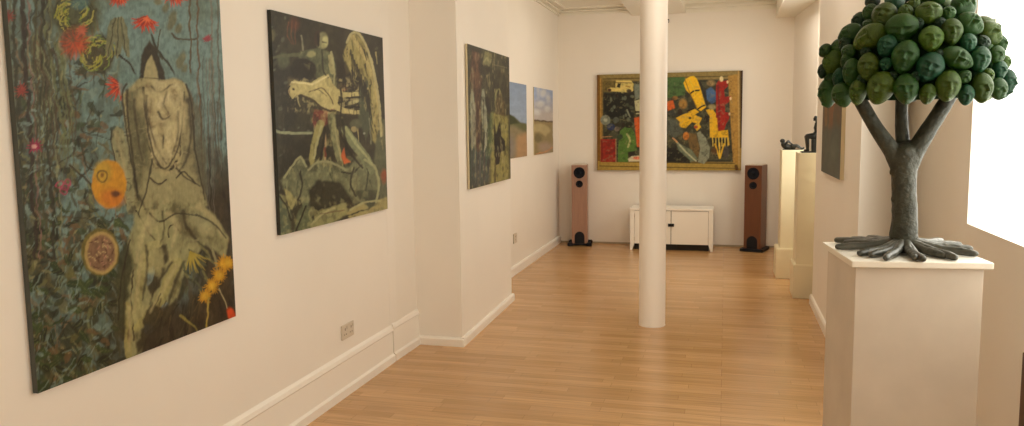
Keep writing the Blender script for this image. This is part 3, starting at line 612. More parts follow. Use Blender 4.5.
    p.line([(364, 160), (374, 166), (379, 184), (376, 202)], 2.4, (146, 142, 98), al=.8); p.line([(300, 172), (302, 186), (298, 200)], 1.8, dk, al=.8); p.line([(354, 168), (350, 184), (356, 196)], 1.6, dk, al=.8); p.line([(368, 172), (366, 190)], 1.4, dk, al=.7)
    p.line([(306, 206), (300, 220), (294, 236)], 1.6, dk); p.line([(279, 196), (286, 206), (291, 220)], 1.6, dk); p.line([(312, 224), (322, 214), (334, 208)], 2, hl, al=.8); p.line([(350, 210), (366, 202), (380, 201)], 2, hl, al=.8)
    p.line([(320, 214), (332, 212), (344, 210)], 1.4, (96, 62, 44), al=.6); p.poly([(344, 148), (346, 158), (350, 162), (344, 164), (341, 156)], (170, 78, 30), soft=1.5)
    p.warp(0, 9); p.grain(.3, 2.2, 3.5, 5); p.c *= np.array([1.0, .96, .86]); p.curve(1.35, .17)

def p_wings(p):
    R = p.rng
    p.mix(np.clip((p.noise(5, 9, 3, 6)-.42)*4, 0, 1)*.5, (84, 76, 48)); p.warp(.4, 5)
    p.poly([(472, 50), (480, 54), (480, 90), (474, 92), (470, 80)], (88, 56, 38), soft=2); p.poly([(484, 50), (492, 54), (490, 66), (483, 64)], (112, 104, 62), soft=2)
    for i in range(24): p.line([(R.uniform(470, 483), R.uniform(60, 140)), (R.uniform(472, 482), R.uniform(120, 175))], 1, [(92, 54, 36), (68, 44, 30), (118, 92, 64)][R.randint(3)], .5, al=.6)
    for x in (471.5, 482.5):
        for k in range(5): p.line([(x-1.5+k*.5, 108+k*5), (x, 90+k*2), (x+2+k*.3, 96+k*3), (x+4.2, 125), (x+4, 145)], .8, (134, 130, 98), .5, al=.8)
    p.poly([(471, 150), (491, 150), (489, 182), (471, 187)], (66, 68, 62), soft=4, al=.75)
    for i in range(16): x = R.uniform(471, 489); p.line([(x, 145), (x+R.uniform(-1, 1), 183)], .9, [(44, 44, 40), (96, 90, 72), (86, 60, 42), (60, 84, 56)][R.randint(4)], .5, al=.7)
    p.poly([(491, 112), (508, 116), (509, 180), (490, 184)], (128, 114, 54), soft=3, al=.9); p.poly([(488, 115), (493, 112), (493, 150), (487, 160)], (82, 92, 52), soft=3, al=.8)
    p.line([(497, 112), (495, 98), (498, 89), (501, 96), (503, 112)], 1.6, (118, 112, 64)); p.poly([(495, 100), (500, 92), (506, 104), (505, 116), (496, 114)], (86, 66, 36), soft=2, al=.8)
    p.poly([(494, 120), (496, 134), (500, 120), (501, 136), (505, 141), (505, 150), (501, 152), (499, 164), (496, 165), (494, 150)], (36, 24, 12), soft=1)
    p.line([(495, 160), (495, 184)], 1.2, (78, 64, 30))
    p.line([(476.5, 54), (477, 70), (476, 88)], 4, (100, 66, 42), 3); p.ell(476.5, 57, 2.2, 5, (112, 80, 54), soft=1); p.line([(477, 90), (477.5, 120), (478, 150)], 5, (86, 56, 38), 4, al=.7)
    for k in range(4): p.line([(472+k*.8, 150-k*2), (470.8+k*1.1, 120), (472.6+k*.5, 92+k*3)], .7, (152, 146, 112), .5, al=.8); p.line([(484+k*.8, 152-k*2), (486.5-k*.8, 120), (483.5+k*.3, 92+k*3)], .7, (150, 144, 110), .5, al=.8)
    p.line([(484, 62), (487, 58), (489, 66), (491, 60)], 1.4, (140, 130, 84)); p.line([(492, 64), (507, 68)], .8, (104, 96, 62)); p.line([(491, 60), (491.5, 110)], 1, (92, 82, 50))
    p.poly([(480, 96), (490, 98), (490, 140), (488, 112), (482, 100)], (30, 26, 16), soft=1.5, al=.6); p.poly([(488, 62), (494, 64), (496, 88), (490, 108)], (44, 40, 24), soft=2, al=.7)
    p.tone([(469, 45), (509, 55), (509, 180), (469, 190)], 1.6, 7, 71, (32, 28, 18), (138, 124, 78), .5, lo=.42, hi=.6)
    p.warp(0, 9); p.grain(.35, 2, 3, 4); p.curve(1.25, .16)
def p_hill(p):
    p.mix(np.clip((p.y-80)/40, 0, 1)*.6, (146, 150, 150)); p.warp(.6, 5)
    p.poly([(480, 113), (509, 114), (514, 116), (520, 122), (527, 124), (530, 170), (480, 170)], (92, 88, 52), soft=1.5); p.poly([(495, 116), (509, 114), (515, 118), (519, 123), (508, 125), (495, 125)], (58, 60, 34), soft=1.5)
    p.poly([(490, 126), (514, 126), (528, 134), (530, 170), (490, 170)], (128, 110, 74), soft=4); p.poly([(517, 136), (528, 132), (530, 156), (515, 160)], (164, 120, 76), soft=5, al=.8); p.ell(510, 148, 5, 12, (122, 108, 92), soft=5, al=.8)
    p.warp(0, 9); p.grain(.14, 3, 3, 2)
def p_sky(p):
    p.mix(np.clip((p.y-96)/18, 0, 1)*.9, (176, 156, 134)); p.warp(1, 4)
    for x, y, a, b in ((543, 93, 3, 4), (538, 91, 1, 5), (548, 98, 2, 4), (540, 104, 4, 3), (536, 112, 4, 3), (547, 109, 3, 3)): p.ell(x, y, a, b, (192, 180, 160), soft=2.5, al=.8)
    p.poly([(530, 119.5), (553, 122), (553, 160), (530, 160)], (134, 112, 68), soft=1); p.line([(531, 120.5), (541, 121), (553, 122)], 1.6, (86, 66, 40))
    p.poly([(533, 124), (544, 124), (551, 130), (545, 137), (540, 132), (533, 132)], (168, 144, 94), soft=2, al=.8); p.ell(538, 138, 4, 4, (96, 82, 46), soft=3, al=.8); p.ell(545, 147, 7, 5, (156, 126, 100), soft=4, al=.8)
    p.line([(536, 154), (544, 152), (552, 148)], 1.4, (176, 120, 74))
    p.warp(0, 9); p.grain(.14, 3, 3, 3)
def p_figure(p):
    p.mix(np.clip((p.noise(4, 16, 3, 6)-.4)*4, 0, 1)*.7, (66, 66, 48)); p.warp(1, 6)
    p.line([(833, 90), (831, 120), (828, 150)], 5, (104, 62, 30), 3); p.line([(838, 95), (839, 130)], 3, (78, 54, 28)); p.line([(826, 95), (826, 125)], 3, (112, 78, 34), 2, al=.8)
    p.poly([(822, 130), (842, 125), (842, 182), (822, 176)], (62, 66, 54), soft=8, al=.8); p.ell(834, 150, 3, 12, (88, 88, 66), 10, soft=4, al=.7)
    p.warp(0, 9); p.grain(.3, 2, 5, 3)
def p_toys(p):
    R = p.rng
    Y = (206, 156, 24)
    gold, ddk = (144, 114, 54), (92, 62, 22)
    p.mix((np.clip((p.noise(14, 2, 3, 3)-.4)*3, 0, 1))*.4, (150, 122, 64))
    p.poly([(597, 74), (601.5, 74), (602, 167), (597, 168)], (112, 74, 22), soft=.8); p.line([(600.5, 75), (601, 166)], 1.4, (158, 118, 54))
    p.poly([(597, 71), (738, 69), (738, 80), (603, 82)], (126, 106, 60), soft=1); p.line([(603, 79), (736, 76)], .8, (74, 58, 30))
    p.poly([(603, 82), (733, 79), (735, 162), (603, 161)], (50, 48, 34), soft=1.4)
    p.mix(((p.noise(5, 5, 3, 8) > .55) & (p.x > 604) & (p.x < 733) & (p.y > 82) & (p.y < 160))*.5, (86, 82, 58))
    p.poly([(603, 80), (618, 82), (612, 92), (603, 92)], (104, 86, 40), soft=2); p.poly([(598, 161), (741, 163), (741, 173), (598, 170)], (148, 120, 54), soft=.7); p.line([(600, 166), (740, 168.5)], .8, (80, 62, 28)); p.line([(603, 161.5), (735, 163.5)], .9, (60, 46, 22))
    p.poly([(728, 76), (738, 74), (740, 165), (733, 163)], (154, 114, 50), soft=1.2); p.line([(738.4, 70), (739, 168)], 1.3, (166, 132, 74)); p.poly([(740.2, 69), (746, 69), (746, 146), (740.4, 148)], (62, 36, 14), soft=.5); p.line([(736, 166), (737.6, 172)], 3, (90, 62, 26)); p.poly([(739.8, 148), (746, 148), (746, 175), (739.8, 175)], (140, 112, 58), soft=.5)
    # pale jeep
    cr = (206, 180, 104)
    p.poly([(616, 80.5), (631, 80.5), (633.5, 84), (633, 91), (629, 92.5), (622, 92), (608, 91), (607, 89), (611, 87.5), (615.5, 88), (615.5, 84)], cr, soft=.8)
    p.poly([(618, 83), (621, 83.5), (620, 88), (616.6, 87)], (40, 30, 16)); p.line([(616, 82.5), (632, 83)], .8, (90, 64, 24)); p.ell(609.5, 90, 2, 1.6, (70, 40, 26)); p.ell(629, 91, 2.6, 2, (60, 44, 30)); p.line([(622, 92), (624, 95)], 2, (166, 150, 96)); p.line([(626, 86), (630, 87)], 1.2, (150, 110, 40))
    p.poly([(604, 93), (634, 93), (634, 118), (612, 122), (604, 112)], (28, 28, 22), soft=2)
    for i in range(40): p.ell(R.uniform(604, 634), R.uniform(93, 126), R.uniform(.7, 2), R.uniform(.7, 2.5), [(70, 72, 54), (46, 50, 44), (96, 98, 80), (40, 30, 18)][R.randint(4)], al=.8)
    p.line([(627, 110), (630, 117)], 1.5, (120, 120, 100)); p.poly([(634, 84), (639.8, 84), (639.8, 98), (635, 100)], (104, 108, 96)); p.poly([(634.5, 101), (640.5, 99), (641, 114), (636, 114)], (168, 160, 124)); p.line([(636, 112), (641, 112)], 1.8, (20, 18, 14)); p.poly([(634, 118), (642, 116), (642, 147), (637, 147)], (184, 78, 28))
    p.poly([(656, 78), (685, 77), (685, 95), (668, 98), (656, 98)], (66, 92, 48), soft=1)
    p.ell(605.5, 120, 5, 5, (112, 114, 100)); p.ell(605.5, 120, 2, 2, (150, 148, 130)); p.ell(611, 127, 4, 3.4, (34, 46, 84)); p.ell(617, 129, 2.5, 2.5, (110, 96, 84)); p.ell(616, 120, 3, 3, (78, 80, 70))
    p.poly([(600.5, 139), (615.6, 139), (616, 162), (600.5, 162)], (138, 32, 20), soft=.7); p.line([(602, 137), (612, 136.5)], 1, (150, 110, 70)); p.line([(602, 141), (602, 160)], .8, (92, 20, 14)); p.line([(616, 139), (616, 162)], .7, (150, 120, 80))
    p.poly([(620, 131), (625, 127), (632, 128), (635, 134), (637, 150), (630, 153), (628, 162), (618, 162), (618, 150)], (74, 104, 40), soft=.8); p.line([(627, 134), (630, 140), (628, 147)], 2, (150, 150, 96)); p.ell(620, 137, 3, 2.6, (52, 66, 40)); p.poly([(628, 152), (635, 151), (634, 156), (628, 158)], (44, 36, 24)); p.ell(629, 125, 4, 3, (34, 36, 20))
    p.poly([(628, 159), (632, 156), (645, 155.5), (645, 161), (629, 161.5)], (204, 190, 160)); p.ell(637, 158, 4, 1.6, (206, 110, 82))
    # yellow car, upper middle
    p.poly([(683.5, 83), (686, 79), (690, 76.5), (694, 76), (697, 79), (700, 87), (703, 97), (706, 107), (701, 111), (697, 109), (694, 101), (690, 94), (686, 90)], (222, 170, 22), soft=.8)
    p.line([(690.5, 93.5), (694, 91), (699, 90.3)], 1.7, (20, 16, 8)); p.line([(698, 109), (701.5, 106.5), (704.6, 105.4)], 1.7, (20, 16, 8)); p.line([(689, 78), (695, 92)], .7, (240, 200, 70), al=.6); p.line([(685, 80), (690, 93), (697, 108)], .9, (120, 84, 12))
    p.line([(700, 83), (705, 96), (707, 104)], 2.4, (38, 34, 28))
    p.poly([(666, 102), (673, 100), (675, 108), (668, 111)], (184, 82, 30), soft=1); p.ell(683, 104, 4, 5, (146, 106, 48), soft=2); p.ell(675, 98, 3, 2, (122, 84, 40)); p.ell(672, 113, 4, 3, (60, 58, 50)); p.ell(680, 112, 2.5, 3, (44, 30, 16))
    for pts in ([(676, 118), (684, 114), (692, 112), (697, 116), (702, 118), (699, 124), (692, 122), (686, 128), (678, 127), (680, 122)], [(688, 112), (694, 108), (699, 112), (694, 115)], [(698, 122), (701, 127), (697, 131), (694, 126)], [(706, 110), (712, 108), (716, 114), (717, 122), (710, 118)]): p.poly(pts, Y, soft=.9)
    p.line([(688, 111), (694, 108.5)], 1.4, (24, 18, 8)); p.ell(690, 118, 1.5, 1.2, (60, 46, 14)); p.ell(696, 127, 2, 1.6, (150, 50, 22)); p.ell(707, 118, 3, 4, (26, 24, 18))
    p.poly([(706, 90), (711, 87), (716, 92), (716, 101), (712, 104), (707, 100)], (60, 88, 128), soft=1.4); p.ell(711, 83, 4, 3, (138, 112, 72), soft=2); p.ell(712, 107, 4, 2.6, (136, 122, 86), soft=1.5)
    rd = (146, 22, 8)
    p.poly([(716, 84), (719, 80), (724, 81), (728, 80), (728, 86), (724, 90), (725, 97), (731, 96), (729, 102), (725, 105), (725, 112), (730, 113), (729, 119), (726, 124), (724, 131), (718, 131), (716, 120)], rd, soft=.9)
    p.line([(718, 86), (719, 105), (719, 126)], 2, (116, 18, 16)); p.ell(721.5, 79, 1.8, 2.6, (220, 196, 150)); p.ell(727.5, 82, .9, 1.4, (214, 180, 140)); p.ell(730.5, 98.5, 1, 1.4, (220, 190, 150)); p.ell(729.5, 114, .9, 1.3, (220, 190, 150))
    p.poly([(709.5, 118), (717, 118), (718, 131), (728, 130), (728.5, 137), (729.5, 145), (728, 146), (726.5, 138), (710, 138)], Y, soft=.8)
    for k in range(6): p.line([(711+k*3.1, 138), (711.5+k*3.1, 145)], 1.3, (24, 20, 12)); p.line([(712.6+k*3.1, 138), (713+k*3, 146)], 1, (190, 160, 70))
    p.line([(715, 144), (719.5, 158)], 1.5, Y); p.line([(724, 144), (720, 158)], 1.5, Y); p.line([(719.5, 143), (719.7, 158)], 1.3, (214, 176, 60)); p.ell(714, 151, 3, 4, (80, 52, 22), soft=1.5); p.ell(726, 152, 3, 6, (72, 64, 60), soft=2)
    p.poly([(697, 133), (700, 131), (706, 138), (710, 148), (709, 158), (704, 164), (698, 162), (700, 148)], (122, 122, 104), soft=1); p.poly([(686, 132), (696, 134), (700, 148), (698, 158), (690, 148)], (104, 80, 44), soft=1.4)
    p.ell(686, 136, 3, 4, (176, 104, 36), soft=1); p.poly([(676, 142), (684, 146), (692, 150), (698, 160), (690, 162), (680, 154)], (98, 104, 84), soft=1.4); p.line([(678, 143), (686, 152), (696, 161)], 1.4, (160, 156, 130)); p.line([(673, 138), (677, 142)], 1.6, (186, 132, 86)); p.poly([(667, 148), (676, 148), (690, 160), (690, 163), (667, 162)], (26, 24, 18), soft=1.5); p.poly([(668, 118), (676, 120), (684, 132), (674, 138), (668, 134)], (78, 80, 70), soft=2)
    p.warp(1.2, 4); p.tone([(603, 82), (733, 79), (735, 162), (603, 161)], 3, 3, 61, (30, 26, 18), (120, 110, 76), .4, lo=.41, hi=.62)
    p.grain(.3, 1.6, 1.6, 6); p.curve(1.12, .2, .6); p.c *= np.array([1.02, .95, .72])

XF = XL+.021
canvas('jungle_painting', 'largest painting, jungle plants, red flowers and a pale figure, nearest on the left wall', (XF, 1.907), (XF, 2.938), .697, 2.26, (1, 0), .021, 250, 390, (92, 112, 106), p_jungle, M['blue_edge'], 11, .38)
canvas('animal_painting', 'dark painting of a man carrying a pale animal among beasts, second on the left wall', (XF, 3.325), (XF, 4.570), 1.000, 2.058, (1, 0), .021, 190, 250, (46, 42, 28), p_beasts, M['dark_edge'], 12, .36)
canvas('winged_figures_painting', 'tall dark painting of winged figures with cream canvas edge on the chimney breast', (-1.720, 5.235), (-1.738, 6.39), 1.072, 2.075, (.9998, .018), .017, 110, 200, (58, 52, 34), p_wings, M['canvas_edge'], 13, .5)
canvas('hill_landscape_painting', 'small blue sky landscape half hidden behind the chimney breast', (XL+.01, 7.25), (XL+.01, 8.26), 1.19, 1.947, (1, 0), .01, 80, 100, (124, 132, 140), p_hill, M['canvas_edge'], 14, .6)
canvas('cloudy_landscape_painting', 'small cloudy landscape with tan fields, rightmost on the far left wall', (XL+.01, 8.60), (XL+.01, 9.60), 1.187, 1.942, (1, 0), .01, 80, 100, (140, 146, 158), p_sky, M['canvas_edge'], 15, .6)
canvas('toy_box_painting', 'wide painting of a box of toys with yellow car on the back wall', (-1.568, 9.958), (.190, 9.958), .943, 2.140, (0, -1), .04, 330, 220, (122, 96, 46), p_toys, M['dark_edge'], 16, .5)
canvas('brown_figure_painting', 'dark brown and green painting on the right wall behind the tree trunk', (.6965, 6.30), (.6965, 5.30), 1.145, 1.95, (-1, 0), .025, 80, 120, (74, 54, 30), p_figure, M['canvas_edge'], 17, .5)

# ------------------------------------------------------------------ floor speakers
def speaker(loc, rz, wood, label, feet):
    t = thing('floor_speaker', label, 'speaker', loc, rz, None)
    w, d, h = .098, .14, 1.0
    b = bmesh.new(); box(b, -w, w, 0, 2*d, .035, h+.02, .004); obj('cabinet', b, wood, t)
    b = bmesh.new(); box(b, -w+.01, w-.01, .01, 2*d-.01, h+.02, h+.03, .002); box(b, -.035, .035, .03, .09, h+.03, h+.036, .001); obj('top_cap', b, M['plate'], t)
    b = bmesh.new()
    if feet:
        box(b, -w+.01, w-.01, .0, 2*d-.02, .012, .035)
        for sx in (-1, 1):
            for y in (.0, 2*d-.02): lathe(b, [(.018, .0), (.034, .004), (.036, .03), (.026, .045)], 20, Matrix.Translation((sx*.118, y, 0)))
            box(b, sx*.108-.022, sx*.108+.022, 0, 2*d-.03, .012, .03)
    else: box(b, -.135, .135, -.035, 2*d+.03, 0, .035, .005)
    obj('base', b, M['dark'], t)
    def driver(z, r, nm):
        b = bmesh.new(); m4 = Matrix.Translation((0, -.002, z)) @ Matrix.Rotation(PI/2, 4, 'X')
        lathe(b, [(r, -.004), (r, .004), (r*.94, .007), (r*.86, .004), (r*.78, .006), (r*.7, .001), (r*.3, -.0015), (r*.26, .004), (r*.1, .008), (.001, .009)], 40, m4, close=False)
        o = obj(nm, b, M['cone'], t, smooth=True)
    driver(.925, .070, 'woofer'); driver(.785, .044, 'tweeter')
    b = bmesh.new()      # arched bass port panel at the foot
    n = 16; pts = [(-.062, .037), (.062, .037), (.062, .12)]+[(.062*math.cos(PI*k/n), .12+.066*math.sin(PI*k/n)) for k in range(1, n)]+[(-.062, .12)]
    lo_ = [b.verts.new((x, -.004, z)) for x, z in pts]; hi_ = [b.verts.new((x, .004, z)) for x, z in pts]
    b.faces.new(lo_); b.faces.new(hi_[::-1])
    for i in range(len(pts)): b.faces.new((lo_[i], hi_[i], hi_[(i+1) % len(pts)], lo_[(i+1) % len(pts)]))
    bmesh.ops.recalc_face_normals(b, faces=b.faces)
    obj('bass_port', b, M['dark'], t)
    return t
speaker((-1.752, 9.71, 0), .12, M['wood_pale'], 'pale pinkish wood floor speaker in the left corner beside the toy painting', True)
speaker((.322, 9.64, 0), -.27, M['wood_red'], 'dark reddish wood floor speaker right of the white cabinet', False)

# ------------------------------------------------------------------ white cabinet
def cabinet():
    t = thing('low_cabinet', 'low white two-door cabinet with a black latch against the back wall', 'cabinet', (-.613, 9.55, 0))
    W, D = .4915, .36
    b = bmesh.new(); box(b, -W, W, -.012, D, .484, .510, .003); obj('top', b, M['white'], t)
    b = bmesh.new(); box(b, -W+.021, W-.021, .022, D-.01, .075, .483); obj('body', b, M['void'], t)
    for s in (-1, 1):                           # side panels that run down into tapered feet
        b = bmesh.new(); xo = s*(W-.003); xi = s*(W-.055)
        pts = [(xo, 0), (xo, .484), (xi, .484), (xi, .085), (s*(W-.030), 0)]
        f0 = [b.verts.new((x, -.002, z)) for x, z in pts]; f1 = [b.verts.new((x, .020, z)) for x, z in pts]
        b.faces.new(f0); b.faces.new(f1[::-1])
        for i in range(5): b.faces.new((f0[i], f1[i], f1[(i+1) % 5], f0[(i+1) % 5]))
        bmesh.ops.recalc_face_normals(b, faces=b.faces)
        a0, a1 = sorted((s*(W-.003), s*(W-.021)))
        box(b, a0, a1, .020, D, 0, .484)
        obj('side_panel', b, M['white'], t)
        b = bmesh.new(); x0, x1 = sorted((s*.0035, s*(W-.058)))
        box(b, x0, x1, -.003, .017, .078, .478, .002)
        dr = obj('door', b, M['white'], t)
        for z in (.14, .42):
            b = bmesh.new(); lathe(b, [(.004, -.022), (.004, .022)], 12, Matrix.Translation((s*(W-.057), -.005, z))); obj('hinge', b, M['plate'], dr, smooth=True)
    b = bmesh.new(); box(b, -.035, .037, -.016, -.004, .292, .328, .004); box(b, -.010, .012, -.024, -.014, .298, .322, .003)
    obj('latch', b, M['dark'], t)
    b = bmesh.new(); box(b, -W+.05, W-.05, .05, .065, 0.001, .075); obj('dark_under_panel', b, M['void'], t)  # dark panel filling the open strip below the doors
cabinet()

# ------------------------------------------------------------------ plinths
def tall_plinth(x0, x1, y0, y1, sx0, sy0, zt, zb, label):
    t = thing('tall_plinth', label, 'plinth', ((x0+x1)/2, (y0+y1)/2, 0))
    cx, cy = t.location[0], t.location[1]
    b = bmesh.new(); box(b, x0-cx, x1-cx, y0-cy, y1-cy, 0, zb, .003)
    b2 = (x0-cx+.006, x1-cx, y0-cy+.006, y1-cy)
    box(b, b2[0], b2[1], b2[2], b2[3], zb-.004, zb+.006)
    obj('base', b, M['cream'], t)
    b = bmesh.new(); box(b, sx0-cx, x1-cx-.004, sy0-cy, y1-cy-.004, zb, zt, .002); obj('shaft', b, M['cream'], t)
tall_plinth(.495, .745, 8.00, 8.34, .530, 8.035, 1.246, .285, 'tall cream plinth farther from the tree, carrying the reclining dark sculpture')
tall_plinth(.583, .855, 7.10, 7.42, .604, 7.125, 1.250, .285, 'tall cream plinth nearer the tree, carrying the seated dark figure')

# big plinth in front
t = thing('display_plinth', 'large off-white square plinth in the right foreground under the tree of faces', 'plinth', (.610, 2.99, 0), .10)
b = bmesh.new(); box(b, -.210, .180, -.203, .195, 0, 1.029, .003); obj('body', b, M['plinth'], t)
b = bmesh.new(); box(b, -.226, .203, -.219, .216, 1.029, 1.05, .003); obj('top_board', b, mat('plinth_top_paint', (.84, .79, .69), .42), t)  # lid lighter than the body: brighter light on top put into the colour

# dark wooden edge at the right border of the view
bm = bmesh.new(); box(bm, 0, .025, -.4, 0, 0, .64, .004)
o = obj('wooden_board', bm, M['brown']); o.location = (1.085, 3.27, 0)
tag(o, 'dark brown upright wooden board leaning edge-on under the window by the right border', 'board')

# ------------------------------------------------------------------ tree of faces
TX, TY, TZ = .617, 3.0, 1.05
tree = thing('face_tree_sculpture', 'sculpture of a tree with a crown of green human faces on the front plinth', 'sculpture', (TX, TY, TZ))
T = Vector((TX, TY, TZ))
def tp(x, y, dy=0): return on(x, y, 1, TY+dy)-T
bm = bmesh.new()
tube(bm, [Vector((tp(903,247).x, 0, .036)), tp(903.5, 238), tp(904.5, 215), tp(904, 190), tp(904, 168), tp(905, 155)], [.028, .047, .041, .040, .042, .045], 20, .03, 3)
tube(bm, [tp(903, 170), tp(892, 151), tp(876, 128), tp(862, 104), tp(852, 85)], [.038, .029, .024, .023, .022], 16, .03, 4)
tube(bm, [tp(905, 165, .02), tp(902.5, 140, .03), tp(901.5, 115, .05), tp(902, 85, .06)], [.03, .023, .021, .021], 16, .03, 5)
tube(bm, [tp(906, 168), tp(917, 148), tp(932, 124), tp(946, 102), tp(956, 85)], [.038, .031, .027, .025, .024], 16, .03, 6)
for (x, y, r) in ((892, 172, .009), (921, 141, .008), (945, 110, .011), (893, 199, .008)):
    ellipsoid(bm, tp(x, y, -.012), (r, r*.9, r*1.5))
obj('trunk', bm, M['bark'], tree, rem=.0045)
tips = [(837, 240.8), (838, 247.5), (860, 254), (871, 255.5), (886, 258.5), (915, 258.5), (923, 259.5), (944, 256.5), (955, 258.3), (975, 254.5), (970, 249.5), (941, 241.5), (853, 239.8), (869, 238.5), (959, 245.5), (846, 243.5)]
random.seed(5)
for i, (x, y) in enumerate(tips):
    e = on(x, y-.8, 2, TZ+.012)-T; e.z = .0120
    d = Vector((e.x, e.y, 0)); s0 = Vector((tp(903.5, 247).x, 0, 0)); dv = (d-s0); pr_ = Vector((-dv.y, dv.x, 0)).normalized()*random.uniform(-.012, .012)
    bm = bmesh.new()
    tube(bm, [s0+dv*.10+Vector((0, 0, .034)), s0+dv*.32+pr_*.5+Vector((0, 0, .026)), s0+dv*.55+pr_+Vector((0, 0, .0180)), s0+dv*.82+pr_*.6+Vector((0, 0, .0150)), e], [.020, .016, .0135, .0135, .0105], 14, .03, i)
    obj('root', bm, M['root'], tree, smooth=True)
bm = bmesh.new(); ellipsoid(bm, tp(903.5, 248)+Vector((0, 0, .004)), (.066, .066, .034)); 
for v in bm.verts: v.co.z = max(v.co.z, .0005)
obj('root_flare', bm, M['root'], tree, smooth=True)

# crown
CC = Vector((.617, 3.0, 1.600)); RH, RT, RB = .268, .335, .085
def surf(d):                                   # direction -> point on crown surface and normal
    rz = RT if d.z > 0 else RB
    k = 1/math.sqrt((d.x/RH)**2+(d.y/RH)**2+(d.z/rz)**2); p = d*k
    n = Vector((p.x/RH**2, p.y/RH**2, p.z/rz**2)).normalized()
    return p, n
bm = bmesh.new(); bmesh.ops.create_uvsphere(bm, u_segments=48, v_segments=24, radius=1)
for v in bm.verts:
    p, n = surf(v.co.normalized()); v.co = p*.91
    if v.co.z < -.01: v.co.z = -.01-(-.01-v.co.z)*.2
o = obj('crown_core', bm, M['core'], tree, smooth=True); o.location = CC-T

def head_mesh(var):
    r = random.Random(var*7+1)
    nl, ns = 56, 44
    noseW, noseH, chin, brow, lip, jaw = r.uniform(.085, .12), r.uniform(.15, .22), r.uniform(.05, .12), r.uniform(.04, .09), r.uniform(.05, .08), r.uniform(.18, .34)
    b = bmesh.new(); rings = []
    G = lambda x, s: math.exp(-(x/s)**2)
    def pt(th, ph):
        y = math.cos(th); x = math.sin(th)*math.sin(ph); z = math.sin(th)*math.cos(ph)
        X = x*.76*(1-jaw*max(0, -y)**1.3)*(1+.04*G(y-.35, .3)); Yy = y; Z = z*.80*(1-.12*max(0, -y))
        if z > 0:
            fx, fy = X, y; k = min(1, z*2.2)
            D = 0
            ny = -.20
            if fy > ny: D += noseH*G(fx, noseW*(.55+.9*max(0, .25-fy)))*max(.0, min(1, (.30-fy)/.50))**1.1
            else: D += noseH*G(fx, noseW*1.05)*G(fy-ny, .05)
            for s in (-1, 1):
                D += .05*G(fx-s*.105, .05)*G(fy-ny-.01, .06)                 # nostril wings
                D -= .15*G(fx-s*.25, .14)*G(fy-.13, .085)                     # sockets
                D += .085*G(fx-s*.26, .09)*G(fy-.10, .042)                   # lids over eyeballs
                D -= .05*G(fx-s*.26, .11)*G(fy-.05, .022)
                D += brow*G(fx-s*.26, .17)*G(fy-.29, .065)
                D += .05*G(fx-s*.40, .16)*G(fy+.15, .18)                      # cheekbones
                D -= .03*G(fx-s*.23, .06)*G(fy+.36, .16)
                D -= .035*G(fx-s*.24, .04)*G(fy+.47, .04)
            D += lip*G(fx, .17)*G(fy+.42, .035)+lip*.9*G(fx, .14)*G(fy+.52, .04)
            D -= .09*G(fx, .20)*G(fy+.468, .022)
            D -= .03*G(fx, .03)*G(fy+.33, .05)
            D += chin*G(fx, .17)*G(fy+.78, .12); D -= .04*G(fx, .2)*G(fy+.62, .04)
            Z += D*k*1.65
        return (X, Yy, Z)
    top = b.verts.new(pt(0.0001, 0)); bot = b.verts.new(pt(PI-.0001, 0))
    # denser longitude on the face side
    phs = [PI*(abs(u)**1.35)*(1 if u > 0 else -1) for u in [(-1+2*(i+.5)/ns) for i in range(ns)]]
    for k in range(1, nl):
        th = PI*k/nl; rings.append([b.verts.new(pt(th, ph)) for ph in phs])
    for k in range(len(rings)-1):
        for i in range(ns): b.faces.new((rings[k][i], rings[k+1][i], rings[k+1][(i+1) % ns], rings[k][(i+1) % ns]))
    for i in range(ns):
        b.faces.new((top, rings[0][i], rings[0][(i+1) % ns])); b.faces.new((bot, rings[-1][(i+1) % ns], rings[-1][i]))
    bmesh.ops.recalc_face_normals(b, faces=b.faces)
    me = bpy.data.meshes.new('face'); b.to_mesh(me); b.free(); me.materials.append(M['face'])
    for p in me.polygons: p.use_smooth = True
    return me
HM = [head_mesh(i) for i in range(6)]
OL, GR, TE, DK, LT = (.056, .100, .006), (.022, .074, .008), (.009, .072, .028), (.005, .030, .008), (.070, .130, .010)
PAL = {'o': OL, 'g': GR, 't': TE, 'd': DK, 'l': LT}
